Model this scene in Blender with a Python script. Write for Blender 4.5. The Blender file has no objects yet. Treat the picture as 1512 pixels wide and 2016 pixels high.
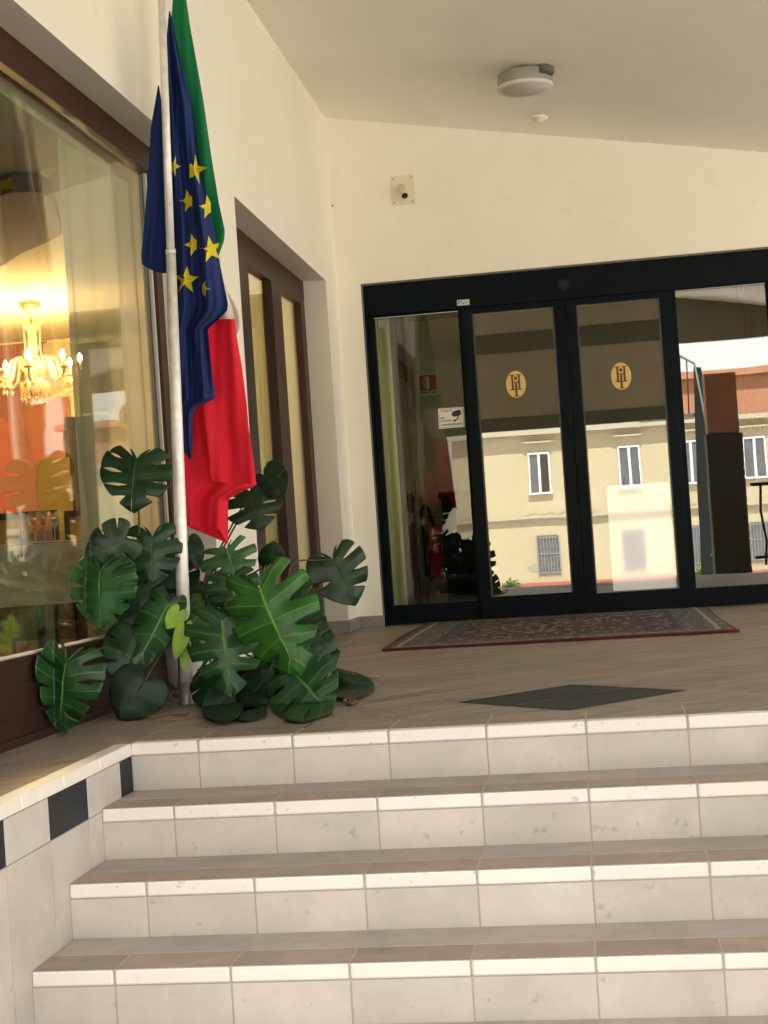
import bpy, bmesh, math, random
from mathutils import Vector, Matrix, noise
from mathutils.geometry import tessellate_polygon
random.seed(7)
sc = bpy.context.scene
col = sc.collection
# ------------------------------------------------------------------ camera
F, YAW, PITCH, ROLL = 2934.17, -0.1417, 0.018, -0.0675
CAM = Vector((1.66, -5.0146, 0.6516))
fw = Vector((math.sin(YAW)*math.cos(PITCH), math.cos(YAW)*math.cos(PITCH), math.sin(PITCH)))
r0 = Vector((math.cos(YAW), -math.sin(YAW), 0)); u0 = r0.cross(fw)
c_, s_ = math.cos(ROLL), math.sin(ROLL)
RT = c_*r0 + s_*u0; UP = -s_*r0 + c_*u0
cd = bpy.data.cameras.new('camera'); cam = bpy.data.objects.new('camera', cd); col.objects.link(cam)
M = Matrix((RT, UP, -fw)).transposed().to_4x4(); M.translation = CAM; cam.matrix_world = M
cd.sensor_fit = 'VERTICAL'; cd.sensor_height = 36; cd.lens = 36*F/2016; cd.clip_end = 500; cd.clip_start = .05
sc.camera = cam
def ray(u, v): return (fw + RT*((u-756)/F) - UP*((v-1008)/F))
def P(u, v, Y):                     # the point seen at photo pixel (u,v), at depth Y
    d = ray(u, v); return CAM + d*((Y-CAM.y)/d.y)
def PZ(u, v, z):
    d = ray(u, v); return CAM + d*((z-CAM.z)/d.z)

# ------------------------------------------------------------------ materials
def mat(name, color=(.5,.5,.5), rough=.6, metal=0., bump=0., bscale=40., vary=0., vscale=3., spec=.5, island=0., coat=0., sheen=0., stretch=None, trans=0., col2=None, specks=0., sscale=16.):
    m = bpy.data.materials.new(name); m.use_nodes = True
    nt = m.node_tree; N = nt.nodes; L = nt.links
    b = N['Principled BSDF']; b.inputs['Roughness'].default_value = rough; b.inputs['Metallic'].default_value = metal
    b.inputs['Specular IOR Level'].default_value = spec
    b.inputs['Coat Weight'].default_value = coat; b.inputs['Sheen Weight'].default_value = sheen
    b.inputs['Transmission Weight'].default_value = trans
    b.inputs['Base Color'].default_value = (*color, 1)
    tc = N.new('ShaderNodeTexCoord'); src = tc.outputs['Object']
    if stretch:
        mp = N.new('ShaderNodeMapping'); mp.inputs['Scale'].default_value = stretch; L.new(src, mp.inputs['Vector']); src = mp.outputs[0]
    cur = None
    if vary:
        n = N.new('ShaderNodeTexNoise'); n.inputs['Scale'].default_value = vscale; n.inputs['Detail'].default_value = 6; n.inputs['Roughness'].default_value = .62
        L.new(src, n.inputs['Vector'])
        r = N.new('ShaderNodeMapRange'); r.inputs['From Min'].default_value = .3; r.inputs['From Max'].default_value = .7
        r.inputs['To Min'].default_value = 1-vary; r.inputs['To Max'].default_value = 1+vary; L.new(n.outputs['Fac'], r.inputs['Value']); cur = r.outputs[0]
    if island:
        g = N.new('ShaderNodeNewGeometry'); r2 = N.new('ShaderNodeMapRange'); r2.inputs['To Min'].default_value = 1-island; r2.inputs['To Max'].default_value = 1+island
        L.new(g.outputs['Random Per Island'], r2.inputs['Value'])
        if cur is None: cur = r2.outputs[0]
        else:
            mu = N.new('ShaderNodeMath'); mu.operation = 'MULTIPLY'; L.new(cur, mu.inputs[0]); L.new(r2.outputs[0], mu.inputs[1]); cur = mu.outputs[0]
    if specks:
        n = N.new('ShaderNodeTexNoise'); n.inputs['Scale'].default_value = sscale; n.inputs['Detail'].default_value = 3; L.new(src, n.inputs['Vector'])
        r3 = N.new('ShaderNodeMapRange'); r3.inputs['From Min'].default_value = .66; r3.inputs['From Max'].default_value = .72; r3.inputs['To Min'].default_value = 1; r3.inputs['To Max'].default_value = 1-specks; L.new(n.outputs['Fac'], r3.inputs['Value'])
        if cur is None: cur = r3.outputs[0]
        else:
            mu = N.new('ShaderNodeMath'); mu.operation = 'MULTIPLY'; L.new(cur, mu.inputs[0]); L.new(r3.outputs[0], mu.inputs[1]); cur = mu.outputs[0]
    if cur is not None:
        vm = N.new('ShaderNodeVectorMath'); vm.operation = 'SCALE'; vm.inputs[0].default_value = color; L.new(cur, vm.inputs['Scale']); L.new(vm.outputs[0], b.inputs['Base Color'])
        if col2:
            n = N.new('ShaderNodeTexNoise'); n.inputs['Scale'].default_value = vscale*.8; n.inputs['Detail'].default_value = 8; n.inputs['Roughness'].default_value = .75; n.inputs['Distortion'].default_value = .6; L.new(src, n.inputs['Vector'])
            r4 = N.new('ShaderNodeMapRange'); r4.inputs['From Min'].default_value = .38; r4.inputs['From Max'].default_value = .62; L.new(n.outputs['Fac'], r4.inputs['Value'])
            mc = N.new('ShaderNodeMix'); mc.data_type = 'RGBA'; L.new(r4.outputs[0], mc.inputs[0]); mc.inputs[6].default_value = (*color,1); mc.inputs[7].default_value = (*col2,1); L.new(mc.outputs[2], vm.inputs[0])
    if bump:
        n = N.new('ShaderNodeTexNoise'); n.inputs['Scale'].default_value = bscale; n.inputs['Detail'].default_value = 5
        L.new(src, n.inputs['Vector']); bp = N.new('ShaderNodeBump'); bp.inputs['Strength'].default_value = bump; bp.inputs['Distance'].default_value = .004
        L.new(n.outputs['Fac'], bp.inputs['Height']); L.new(bp.outputs[0], b.inputs['Normal'])
    return m
def glass(name, base, tint, rtint):
    m = bpy.data.materials.new(name); m.use_nodes = True; nt = m.node_tree; N = nt.nodes; L = nt.links
    N.remove(N['Principled BSDF']); out = N['Material Output']
    t = N.new('ShaderNodeBsdfTransparent'); t.inputs[0].default_value = (*tint, 1)
    g = N.new('ShaderNodeBsdfAnisotropic'); g.inputs['Color'].default_value = (*rtint, 1); g.inputs['Roughness'].default_value = 0.004
    ge = N.new('ShaderNodeNewGeometry'); d = N.new('ShaderNodeVectorMath'); d.operation = 'DOT_PRODUCT'
    L.new(ge.outputs['Normal'], d.inputs[0]); L.new(ge.outputs['Incoming'], d.inputs[1])
    a = N.new('ShaderNodeMath'); a.operation = 'ABSOLUTE'; L.new(d.outputs['Value'], a.inputs[0])
    s = N.new('ShaderNodeMath'); s.operation = 'SUBTRACT'; s.inputs[0].default_value = 1; L.new(a.outputs[0], s.inputs[1])
    p = N.new('ShaderNodeMath'); p.operation = 'POWER'; p.inputs[1].default_value = 5; L.new(s.outputs[0], p.inputs[0])
    r = N.new('ShaderNodeMapRange'); r.inputs['To Min'].default_value = base; r.inputs['To Max'].default_value = 1; L.new(p.outputs[0], r.inputs['Value'])
    tcg = N.new('ShaderNodeTexCoord'); ng = N.new('ShaderNodeTexNoise'); ng.inputs['Scale'].default_value = 2.2; ng.inputs['Detail'].default_value = 0; L.new(tcg.outputs['Object'], ng.inputs['Vector'])
    bg_ = N.new('ShaderNodeBump'); bg_.inputs['Strength'].default_value = .045; bg_.inputs['Distance'].default_value = .006; L.new(ng.outputs['Fac'], bg_.inputs['Height']); L.new(bg_.outputs[0], g.inputs['Normal'])
    mx = N.new('ShaderNodeMixShader'); L.new(r.outputs[0], mx.inputs[0]); L.new(t.outputs[0], mx.inputs[1]); L.new(g.outputs[0], mx.inputs[2])
    L.new(mx.outputs[0], out.inputs[0]); return m
def emit(name, c, s):
    m = bpy.data.materials.new(name); m.use_nodes = True; b = m.node_tree.nodes['Principled BSDF']
    b.inputs['Emission Color'].default_value = (*c, 1); b.inputs['Emission Strength'].default_value = s; b.inputs['Base Color'].default_value = (*c, 1); return m

WALL = mat('cream_plaster', (.88,.84,.715), .85, bump=.35, bscale=70, vary=.035, vscale=1.1, specks=.04, sscale=5)
CEIL = mat('ceiling_plaster', (.92,.895,.81), .9, bump=.35, bscale=140, vary=.03, vscale=1.5)
SKIRT = mat('skirting_tile', (.27,.24,.21), .5, vary=.12, vscale=9)
RISER = mat('riser_tile', (.575,.515,.455), .5, bump=.06, bscale=30, vary=.09, vscale=4.0, island=.06, col2=(.495,.465,.425), specks=.22, sscale=19)
NOSE = mat('nosing_tile', (.79,.735,.66), .42, vary=.035, vscale=8, island=.03, specks=.30, sscale=34)
TREADF = mat('tread_front_tile', (.34,.265,.205), .6, bump=.15, bscale=60, vary=.14, vscale=6, island=.09, col2=(.27,.225,.185), specks=.25, sscale=28)
TREAD = mat('tread_tile', (.38,.335,.29), .6, bump=.15, bscale=60, vary=.12, vscale=6, island=.07, col2=(.32,.295,.265), specks=.2, sscale=28)
LAND = mat('landing_tile', (.275,.22,.172), .55, bump=.15, bscale=60, vary=.13, vscale=3.5, island=.13, col2=(.225,.195,.155), specks=.2, sscale=12)
nt=LAND.node_tree; N=nt.nodes; L=nt.links; b_=N['Principled BSDF']; lk=b_.inputs['Base Color'].links[0].from_socket
tcl=N.new('ShaderNodeTexCoord'); mpl=N.new('ShaderNodeMapping'); mpl.vector_type='POINT'; mpl.inputs['Rotation'].default_value=(0,0,-math.pi/4); mpl2=N.new('ShaderNodeMapping'); mpl2.inputs['Scale'].default_value=(.7,26,1); L.new(tcl.outputs['Object'],mpl.inputs['Vector']); L.new(mpl.outputs[0],mpl2.inputs['Vector'])
nl=N.new('ShaderNodeTexNoise'); nl.inputs['Scale'].default_value=1.6; nl.inputs['Detail'].default_value=4; L.new(mpl2.outputs[0],nl.inputs['Vector'])
rl_=N.new('ShaderNodeMapRange'); rl_.inputs['From Min'].default_value=.35; rl_.inputs['From Max'].default_value=.68; rl_.inputs['To Min'].default_value=.80; rl_.inputs['To Max'].default_value=1.32; L.new(nl.outputs['Fac'],rl_.inputs['Value'])
vl=N.new('ShaderNodeVectorMath'); vl.operation='SCALE'; L.new(lk,vl.inputs[0]); L.new(rl_.outputs[0],vl.inputs['Scale']); L.new(vl.outputs[0],b_.inputs['Base Color'])
GROUT = mat('grout', (.40,.355,.305), .9)
GROUTL = mat('pale_grout', (.56,.49,.40), .9)
BLACKT = mat('black_tile', (.011,.016,.021), .5, spec=.25, vary=.2, vscale=12)
WOOD = mat('dark_wood', (.034,.014,.010), .40, spec=.3, bump=.15, bscale=25, vary=.25, vscale=14, stretch=(1,1,.12))
WOODR = mat('red_brown_wood', (.052,.018,.011), .42, spec=.3, bump=.12, bscale=25, vary=.25, vscale=14, stretch=(1,1,.1))
DOORM = mat('anodised_frame', (.0035,.0075,.009), .42, spec=.08, vary=.2, vscale=9)
DOORE = mat('anodised_edge', (.06,.052,.042), .4)
GAP = mat('gasket', (.004,.004,.004), .8)
PALE = mat('pale_bead', (.62,.60,.53), .5)
METAL = mat('pole_metal', (.80,.775,.72), .38, metal=.2, vary=.16, vscale=22)
GGLASS = glass('mirror_glass', .25, (.72,.75,.74), (.97,.96,.93))
CGLASS = glass('clear_glass', .07, (.90,.92,.88), (.97,.96,.93))
WGLASS = glass('window_glass', .17, (.93,.95,.90), (.95,.97,.92))

PAPER=mat('laminated_paper',(.97,.97,.97),.7); nt=PAPER.node_tree; g_=nt.nodes.new('ShaderNodeBsdfAnisotropic'); g_.inputs['Roughness'].default_value=.03; g_.inputs['Color'].default_value=(1,1,1,1); mx=nt.nodes.new('ShaderNodeMixShader'); mx.inputs[0].default_value=.30
nt.links.new(nt.nodes['Principled BSDF'].outputs[0],mx.inputs[1]); nt.links.new(g_.outputs[0],mx.inputs[2]); nt.links.new(mx.outputs[0],nt.nodes['Material Output'].inputs[0])
# ------------------------------------------------------------------ mesh builder
class MB:
    def __init__(s): s.v=[]; s.f=[]; s.m=[]; s.uv=[]; s.sm=[]
    def quad(s, a,b,c,d, m=0): 
        i=len(s.v); s.v += [Vector(a),Vector(b),Vector(c),Vector(d)]; s.f.append((i,i+1,i+2,i+3)); s.m.append(m); s.sm.append(False)
    def hexa(s, p, m=0):   # p: 4 bottom + 4 top points
        i=len(s.v); s.v += [Vector(q) for q in p]
        for f in ((0,3,2,1),(4,5,6,7),(0,1,5,4),(1,2,6,5),(2,3,7,6),(3,0,4,7)): s.f.append(tuple(i+k for k in f)); s.m.append(m); s.sm.append(False)
    def box(s, x0,x1,y0,y1,z0,z1, m=0):
        s.hexa([(x0,y0,z0),(x1,y0,z0),(x1,y1,z0),(x0,y1,z0),(x0,y0,z1),(x1,y0,z1),(x1,y1,z1),(x0,y1,z1)], m)
    def prism(s, poly, off, m=0, side=None):   # poly 3D points, extruded by off
        i=len(s.v); n=len(poly); off=Vector(off); s.v += [Vector(q) for q in poly]+[Vector(q)+off for q in poly]
        for t in tessellate_polygon([[Vector(q) for q in poly]]):
            s.f.append(tuple(i+k for k in t)); s.m.append(m); s.sm.append(False)
            s.f.append(tuple(i+n+k for k in reversed(t))); s.m.append(m); s.sm.append(False)
        for k in range(n):
            s.f.append((i+k,i+(k+1)%n,i+n+(k+1)%n,i+n+k)); s.m.append(m if side is None else side); s.sm.append(False)
    def tube(s, pts, rad, m=0, n=10, cap=True):
        pts=[Vector(p) for p in pts]; rad = rad if isinstance(rad,(list,tuple)) else [rad]*len(pts)
        i=len(s.v); ref=None
        for k,p in enumerate(pts):
            t=(pts[min(k+1,len(pts)-1)]-pts[max(k-1,0)]).normalized()
            if ref is None: ref = Vector((1,0,0)) if abs(t.x)<.8 else Vector((0,1,0))
            a=(ref-t*ref.dot(t)).normalized(); ref=a; b=t.cross(a)
            for j in range(n):
                an=2*math.pi*j/n; s.v.append(p+(a*math.cos(an)+b*math.sin(an))*rad[k])
        for k in range(len(pts)-1):
            for j in range(n):
                s.f.append((i+k*n+j,i+k*n+(j+1)%n,i+(k+1)*n+(j+1)%n,i+(k+1)*n+j)); s.m.append(m); s.sm.append(True)
        if cap:
            s.f.append(tuple(i+j for j in range(n))[::-1]); s.m.append(m); s.sm.append(False)
            k=len(pts)-1; s.f.append(tuple(i+k*n+j for j in range(n))); s.m.append(m); s.sm.append(False)
    def lathe(s, prof, c, m=0, n=24, axis=(0,0,1), xa=(1,0,0)):   # prof: (r,h)
        c=Vector(c); ax=Vector(axis).normalized(); xa=Vector(xa); xa=(xa-ax*xa.dot(ax)).normalized(); ya=ax.cross(xa); i=len(s.v)
        for r,h in prof:
            for j in range(n):
                an=2*math.pi*j/n; s.v.append(c+ax*h+(xa*math.cos(an)+ya*math.sin(an))*max(r,1e-4))
        for k in range(len(prof)-1):
            for j in range(n):
                s.f.append((i+k*n+j,i+k*n+(j+1)%n,i+(k+1)*n+(j+1)%n,i+(k+1)*n+j)); s.m.append(m); s.sm.append(True)
        s.f.append(tuple(i+j for j in range(n))[::-1]); s.m.append(m); s.sm.append(False)
        k=len(prof)-1; s.f.append(tuple(i+k*n+j for j in range(n))); s.m.append(m); s.sm.append(False)
    def ball(s, c, r, m=0, n=14, k=8, sz=1):
        s.lathe([(r*math.sin(math.pi*q/k), -r*sz*math.cos(math.pi*q/k)) for q in range(k+1)], c, m, n)
    def text(s, body, o, xa, ya, size, m=0, width=None, font_bold=0):
        cu=bpy.data.curves.new('t','FONT'); cu.body=body; cu.size=size; cu.offset=font_bold; cu.resolution_u=2
        ob=bpy.data.objects.new('t',cu); col.objects.link(ob); bpy.context.view_layer.update()
        me=ob.evaluated_get(bpy.context.evaluated_depsgraph_get()).to_mesh()
        xs=[v.co.x for v in me.vertices]; w=max(xs)-min(xs); k=(width/w) if width else 1; i=len(s.v); o=Vector(o); xa=Vector(xa); ya=Vector(ya)
        for v in me.vertices: s.v.append(o+xa*((v.co.x-min(xs))*k)+ya*v.co.y)
        for p in me.polygons: s.f.append(tuple(i+q for q in p.vertices)); s.m.append(m); s.sm.append(False)
        bpy.data.objects.remove(ob); bpy.data.curves.remove(cu)
    def build(s, name, mats, parent=None, bevel=0, merge=False, **k):
        me=bpy.data.meshes.new(name); me.from_pydata([tuple(v) for v in s.v],[],s.f)
        for m in (mats if isinstance(mats,(list,tuple)) else [mats]): me.materials.append(m)
        for p,mi,sm in zip(me.polygons,s.m,s.sm): p.material_index=mi; p.use_smooth=sm
        me.update()
        o=bpy.data.objects.new(name,me); col.objects.link(o)
        if merge or bevel:
            bm=bmesh.new(); bm.from_mesh(me)
            if merge: bmesh.ops.remove_doubles(bm,verts=bm.verts,dist=1e-5)
            bmesh.ops.recalc_face_normals(bm,faces=bm.faces); bm.to_mesh(me); bm.free()
        if bevel:
            b=o.modifiers.new('bevel','BEVEL'); b.width=bevel; b.segments=2; b.limit_method='ANGLE'; b.angle_limit=math.radians(40)
        if parent is not None:
            o.parent=parent; o.matrix_parent_inverse=Matrix.Translation(-parent.matrix_world.translation) if parent.type=='EMPTY' else Matrix.Identity(4)
            if parent.type!='EMPTY': pass
        tag(o,**k); return o
def tag(o,label=None,category=None,group=None,kind=None):
    for a,b in (('label',label),('category',category),('group',group),('kind',kind)):
        if b: o[a]=b
    return o
def empty(name, loc, label, category, group=None):
    o=bpy.data.objects.new(name,None); col.objects.link(o); o.location=loc; o.empty_display_size=.1
    o.matrix_world=Matrix.Translation(Vector(loc)); tag(o,label,category,group); return o
# note: meshes are authored in world coordinates; under an Empty the parent inverse keeps them there,
# sub-parts hang under parts whose own matrix is then cancelled the same way
def sub(mb, name, mats, part, **k):
    o=mb.build(name,mats,None,**k); o.parent=part
    o.matrix_parent_inverse=Matrix.Identity(4)
    return o

# ------------------------------------------------------------------ dimensions
YD=5.935; T=.3327; R=.1657; W0=.2412; TW=.333
def xo(y): return -.265+.0205*y     # outer face of the side wall
def xi(y): return -.452+.021*y      # recessed window plane
def cz(x,y): return 3.82-.185*(x+.14)+.035*(YD-y)
XS=[0]+[W0+k*TW for k in range(18)]  # tile seams along x
XR=XS[-1]; G=.0025
ZG=-6*R
# ------------------------------------------------------------------ ground and landing
g=MB(); g.quad((-60,-2.0,ZG),(60,-2.0,ZG),(60,-4.5,ZG),(-60,-4.5,ZG)); g.quad((-60,-4.5,ZG),(60,-4.5,ZG),(60,-36,-1.62),(-60,-36,-1.62)); g.quad((-60,-36,-1.62),(60,-36,-1.62),(60,-120,-1.7),(-60,-120,-1.7)); g.quad((-60,-2,ZG),(-60,60,ZG),(60,60,ZG),(60,-2,ZG))
g.build('ground', mat('paving',(.50,.47,.43),.9,bump=.3,bscale=80,vary=.15,vscale=2), merge=True, kind='structure')
# landing: diagonal tiles on a grout bed
bed=MB(); bed.quad((-.7,-4,-.0012),(0,-4,-.0012),(0,.0,-.0012),(-.7,0,-.0012)); bed.quad((-.7,0,-.0012),(XR,0,-.0012),(XR,6.05,-.0012),(-.7,6.05,-.0012))
bed.build('landing_bed', GROUTL, kind='structure')
def clip(poly, a, b, c):      # keep a*x+b*y>=c
    out=[]
    for i in range(len(poly)):
        p,q=poly[i],poly[(i+1)%len(poly)]; dp=a*p[0]+b*p[1]-c; dq=a*q[0]+b*q[1]-c
        if dp>=0: out.append(p)
        if dp*dq<0: t=dp/(dp-dq); out.append((p[0]+t*(q[0]-p[0]),p[1]+t*(q[1]-p[1])))
    return out
land=MB(); dia=MB()
CX,CY=1.509,.756; PT=.3155; h=.7071
prn=random.Random(5)
cells=[]
for j in range(-52,53):
    off=prn.choice((0,1,2,3,4,5))*.33
    for i in range(-9,10):
        cells.append((i*1.98*PT*2+off,(i+1)*1.98*PT*2+off,j*PT/2,(j+1)*PT/2,j))
cut=[]
for a0,a1,b0,b1,j in cells:      # planks interrupted by the diamond
    if -2<=j<=1 and a0<PT and a1>-PT:
        if a0<-PT: cut.append((a0,-PT,b0,b1))
        if a1>PT: cut.append((PT,a1,b0,b1))
    else: cut.append((a0,a1,b0,b1))
dcut=[(-PT,PT,-PT,0),(-PT,PT,0,PT)]
for di,(a0,a1,b0,b1) in enumerate(dcut+cut):
    if True:
        g2=.0036; a0+=g2; a1-=g2; b0+=g2; b1-=g2
        poly=[(CX+(a-b)*h,CY+(a+b)*h) for a,b in ((a0,b0),(a1,b0),(a1,b1),(a0,b1))]
        for cl in ((1,0,.003),(-1,0,-XR),(0,1,.324),(0,-1,-6.04)): 
            if len(poly)>2: poly=clip(poly,*cl)
        if len(poly)<3: continue
        mb = dia if di<2 else land
        n0=len(mb.v); mb.v+=[Vector((x,y,0)) for x,y in poly]; mb.f.append(tuple(range(n0,n0+len(poly)))); mb.m.append(0); mb.sm.append(False)
for k in range(len(XS)-1):    # border strip behind the nosing
    land.quad((XS[k]+G,.060,0),(XS[k+1]-G,.060,0),(XS[k+1]-G,.179,0),(XS[k]+G,.179,0)); land.quad((XS[k]+G,.183,0),(XS[k+1]-G,.183,0),(XS[k+1]-G,.320,0),(XS[k]+G,.320,0))
for k in range(-14,19):       # strip beside the side wall
    y0=k*TW; 
    land.quad((-.66,y0+G,0),(-.335,y0+G,0),(-.335,y0+TW-G,0),(-.66,y0+TW-G,0)); land.quad((-.331,y0+G,0),(-.060 if y0<-.01 else -.002,y0+G,0),(-.060 if y0<-.01 else -.002,y0+TW-G,0),(-.331,y0+TW-G,0))
land.build('landing', LAND, kind='structure')
dia.build('floor_inlay', mat('slate_inlay',(.020,.026,.025),.6,spec=.25,vary=.2,vscale=10,bump=.1), label='dark slate diamond of four tiles set in the landing near the top step', category='floor inlay')
# ------------------------------------------------------------------ steps
core=MB(); ris=MB(); nos=MB(); trd=MB()
for i in range(6):
    y=-i*T; z=-i*R
    core.box(0,XR,y+.0012,y+T+.0012 if i else y+.05, z-R+.001, z-.0025 if i==0 else z+.0014)
    for k in range(len(XS)-1):
        a,b=XS[k]+G,XS[k+1]-G
        if k==0: a=.001
        nos.hexa([(a,y-.004,z-.042),(b,y-.004,z-.042),(b,y+.056,z-.042),(a,y+.056,z-.042),(a,y-.001,z+.001),(b,y-.001,z+.001),(b,y+.056,z+.001),(a,y+.056,z+.001)])
        ris.box(a,b,y,y+.012,z-R+.001,z-.046)
        if i: 
            trd.box(a,b,y+.003,y+.148,z-.008,z+.0022,1); trd.box(a,b,y+.155,y+T-.001,z-.008,z+.0022)
st=empty('entrance_steps',(XR/2,-T,ZG),None,None); st['kind']='structure'
core.build('step_core',GROUT,st); ris.build('riser',RISER,st,bevel=.0015)
nos.build('nosing',NOSE,st,bevel=.006); trd.build('tread',[TREAD,TREADF],st,bevel=.0012)
# low wall beside the steps
lw=empty('low_wall',(-.15,-2,ZG),'cream tiled low wall with black square insets beside the steps','low wall')
b=MB(); b.box(-.5,-.004,-4.0,0.0,ZG-.02,-.009); b.build('wall_core',GROUT,lw)
t=MB(); ink=MB(); cp=MB()
ys=[.0]+[-.125-k*TW for k in range(13)]
for k in range(len(ys)-1):
    y1,y0=ys[k]-G,ys[k+1]+G
    (ink if k%2==0 else t).box(-.01,0,y0,y1,-.171,-.0445)
    t.box(-.01,0,y0,y1,ZG,-.174)
for k in range(12):
    y1,y0=-k*TW-G,-(k+1)*TW+G
    if k==0: y1=.0
    cp.hexa([(-.058,y0,-.042),(.005,y0,-.042),(.005,y1,-.042),(-.058,y1,-.042),(-.058,y0,.001),(.002,y0,.001),(.002,y1,.001),(-.058,y1,.001)])
t.build('wall_tile',RISER,lw,bevel=.001); ink.build('black_inset',BLACKT,lw,bevel=.001); cp.build('coping',NOSE,lw,bevel=.005)

# ------------------------------------------------------------------ hotel building
H=empty('hotel_building',(3,6,0),'cream hotel entrance porch with sloping ceiling, brown windows and black sliding doors','building')
# side wall: pieces between openings, thick from outer plane to inner plane
def swall(mb,y0,y1,z0a,z0b,z1a,z1b):
    mb.hexa([(xo(y0),y0,z0a),(xo(y1),y1,z0b),(xi(y1)-.1,y1,z0b),(xi(y0)-.1,y0,z0a),(xo(y0),y0,z1a),(xo(y1),y1,z1b),(xi(y1)-.1,y1,z1b),(xi(y0)-.1,y0,z1a)])
sw=MB()
def topz(y): return cz(xo(y),y)+.15
# lintel above the window, soffit sloping down outward
def lintel(mb,y0,y1,zo0,zo1,zi0,zi1):
    mb.hexa([(xo(y0),y0,zo0),(xo(y1),y1,zo1),(xi(y1)-.1,y1,zi1+.01),(xi(y0)-.1,y0,zi0+.01),(xo(y0),y0,topz(y0)),(xo(y1),y1,topz(y1)),(xi(y1)-.1,y1,topz(y1)),(xi(y0)-.1,y0,topz(y0))])
lintel(sw,-4.5,2.2,2.70,2.63,2.80,2.676)
swall(sw,-4.5,-1.6,-.05,-.05,2.75,2.75)
swall(sw,2.2,3.02,-.05,-.05,topz(2.2),topz(3.02))
lintel(sw,3.02,5.52,2.601,2.534,2.60,2.541)
# pillar between side door and back wall (splayed reveal)
sw.hexa([(xo(5.52),5.52,-.05),(xo(YD),YD+.05,-.05),(-.6,YD+.05,-.05),(-.6,5.60,-.05),(xo(5.52),5.52,topz(5.52)),(xo(YD),YD+.05,topz(YD)),(-.6,YD+.05,topz(YD)),(-.6,5.60,topz(5.6))])
sw.build('side_wall',WALL,H)
bw=MB(); OX=.035; OZ=2.558; OR=3.06
bw.box(-.7,OX,YD,YD+.3,-.05,4.2); bw.box(OX,OR,YD,YD+.3,OZ,4.2); bw.box(OR,7.0,YD,YD+.3,-.05,4.2)
bw.build('front_wall',WALL,H)
ce=MB(); x0,x1,y0,y1=-.8,7.2,-3.1,6.3
ce.hexa([(x0,y0,cz(x0,y0)),(x1,y0,cz(x1,y0)),(x1,y1,cz(x1,y1)),(x0,y1,cz(x0,y1)),(x0,y0,cz(x0,y0)+.3),(x1,y0,cz(x1,y0)+.3),(x1,y1,cz(x1,y1)+.3),(x0,y1,cz(x0,y1)+.3)])
ce.build('porch_ceiling',CEIL,H)
up_=MB(); up_.box(-12,12,-2.2,16,4.75,5.5); up_.box(-12,-.9,-4.7,-4.5,ZG,4.75); up_.box(7.0,12,5.9,16,ZG,4.75); up_.box(-12,-11.8,-4.6,16,ZG,4.75); up_.box(-12,12,15.8,16.1,ZG,4.75)  # unseen shell added to block the sun; its height sets the shadow edge
up_.build('sun_block_shell',WALL,H)
fb=MB()
fb.box(-.3,2.75,-2.08,-1.98,2.08,2.90,0); fb.box(-.3,2.75,-2.10,-1.965,1.91,2.08,1); fb.box(-.3,2.75,-2.09,-1.97,2.90,3.16,1); fb.box(-.3,2.75,-2.08,-1.98,3.16,3.75,0)
fb.box(2.62,2.75,-2.1,-1.97,-.98,1.91,1)
fb.box(2.76,7.2,-3.08,-2.98,2.97,3.75,1)
fb.build('entrance_beam',[mat('beam_panel',(.50,.43,.31),.8,vary=.04),mat('beam_trim',(.13,.12,.08),.6,vary=.1)],H)
sk=MB(); e=.012
sk.box(xi(5.6)+.01,xo(5.52)+.004,5.497,5.515,0,.088); sk.box(xo(5.52)-.002,xo(5.52)+e,5.497,YD,0,.088); sk.box(xo(5.52)+.01,OX+.004,YD-e,YD,0,.088); sk.box(OX-.004,OX+.012,YD-.002,YD+.05,0,.088); sk.build('skirting',SKIRT,H,bevel=.002); sk=MB(); sk.box(OR,7,YD-e,YD,0,.088)
sk.build('skirting',SKIRT,H,bevel=.002); sk=MB()
sk.hexa([(xo(2.25),2.25,0),(xo(3.0),3.0,0),(xo(3.0)+e,3.0,0),(xo(2.25)+e,2.25,0),(xo(2.25),2.25,.088),(xo(3.0),3.0,.088),(xo(3.0)+e,3.0,.088),(xo(2.25)+e,2.25,.088)])
sk.build('skirting',SKIRT,H,bevel=.002)
q=MB(); p=P(655,405,YD-.004); q.lathe([(.006,0),(.006,.006)],p,0,8,axis=(0,-1,0)); q.build('nail',GAP,H)
# ---- display window
def ibox(mb,y0,y1,z0,z1,dx0,dx1,m=0,z0b=None,z1b=None):  # box following the inner plane, from xi-dx0 to xi+dx1
    z0b=z0 if z0b is None else z0b; z1b=z1 if z1b is None else z1b
    mb.hexa([(xi(y0)-dx0,y0,z0),(xi(y0)+dx1,y0,z0),(xi(y1)+dx1,y1,z0b),(xi(y1)-dx0,y1,z0b),(xi(y0)-dx0,y0,z1),(xi(y0)+dx1,y0,z1),(xi(y1)+dx1,y1,z1b),(xi(y1)-dx0,y1,z1b)],m)
w=MB(); ibox(w,-4.5,2.05,0,.312,.05,.0); 
for q in (.10,.205): ibox(w,-4.5,2.05,q,q+.010,.0,.006)
ibox(w,-4.5,2.05,0,.03,.0,.02)
win=w.build('display_window',WOOD,H,bevel=.002)
f=MB(); ibox(f,-4.5,2.2,2.575,2.74,.06,.0,0,2.541,2.68); ibox(f,2.10,2.2,.0,2.545,.06,.0); ibox(f,-4.5,2.1,2.555,2.59,.03,.012,0,2.53,2.556)
sub(f,'window_frame',[WOODR],win,bevel=.002)
f=MB(); ibox(f,-4.5,2.10,.313,.322,.03,-.012); ibox(f,2.078,2.098,.32,2.535,.03,-.016); sub(f,'glazing_bead',PALE,win)
f=MB(); ibox(f,-1.6,2.08,.32,2.57,.030,-.024,0,.32,2.54); sub(f,'pane',WGLASS,win)
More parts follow.
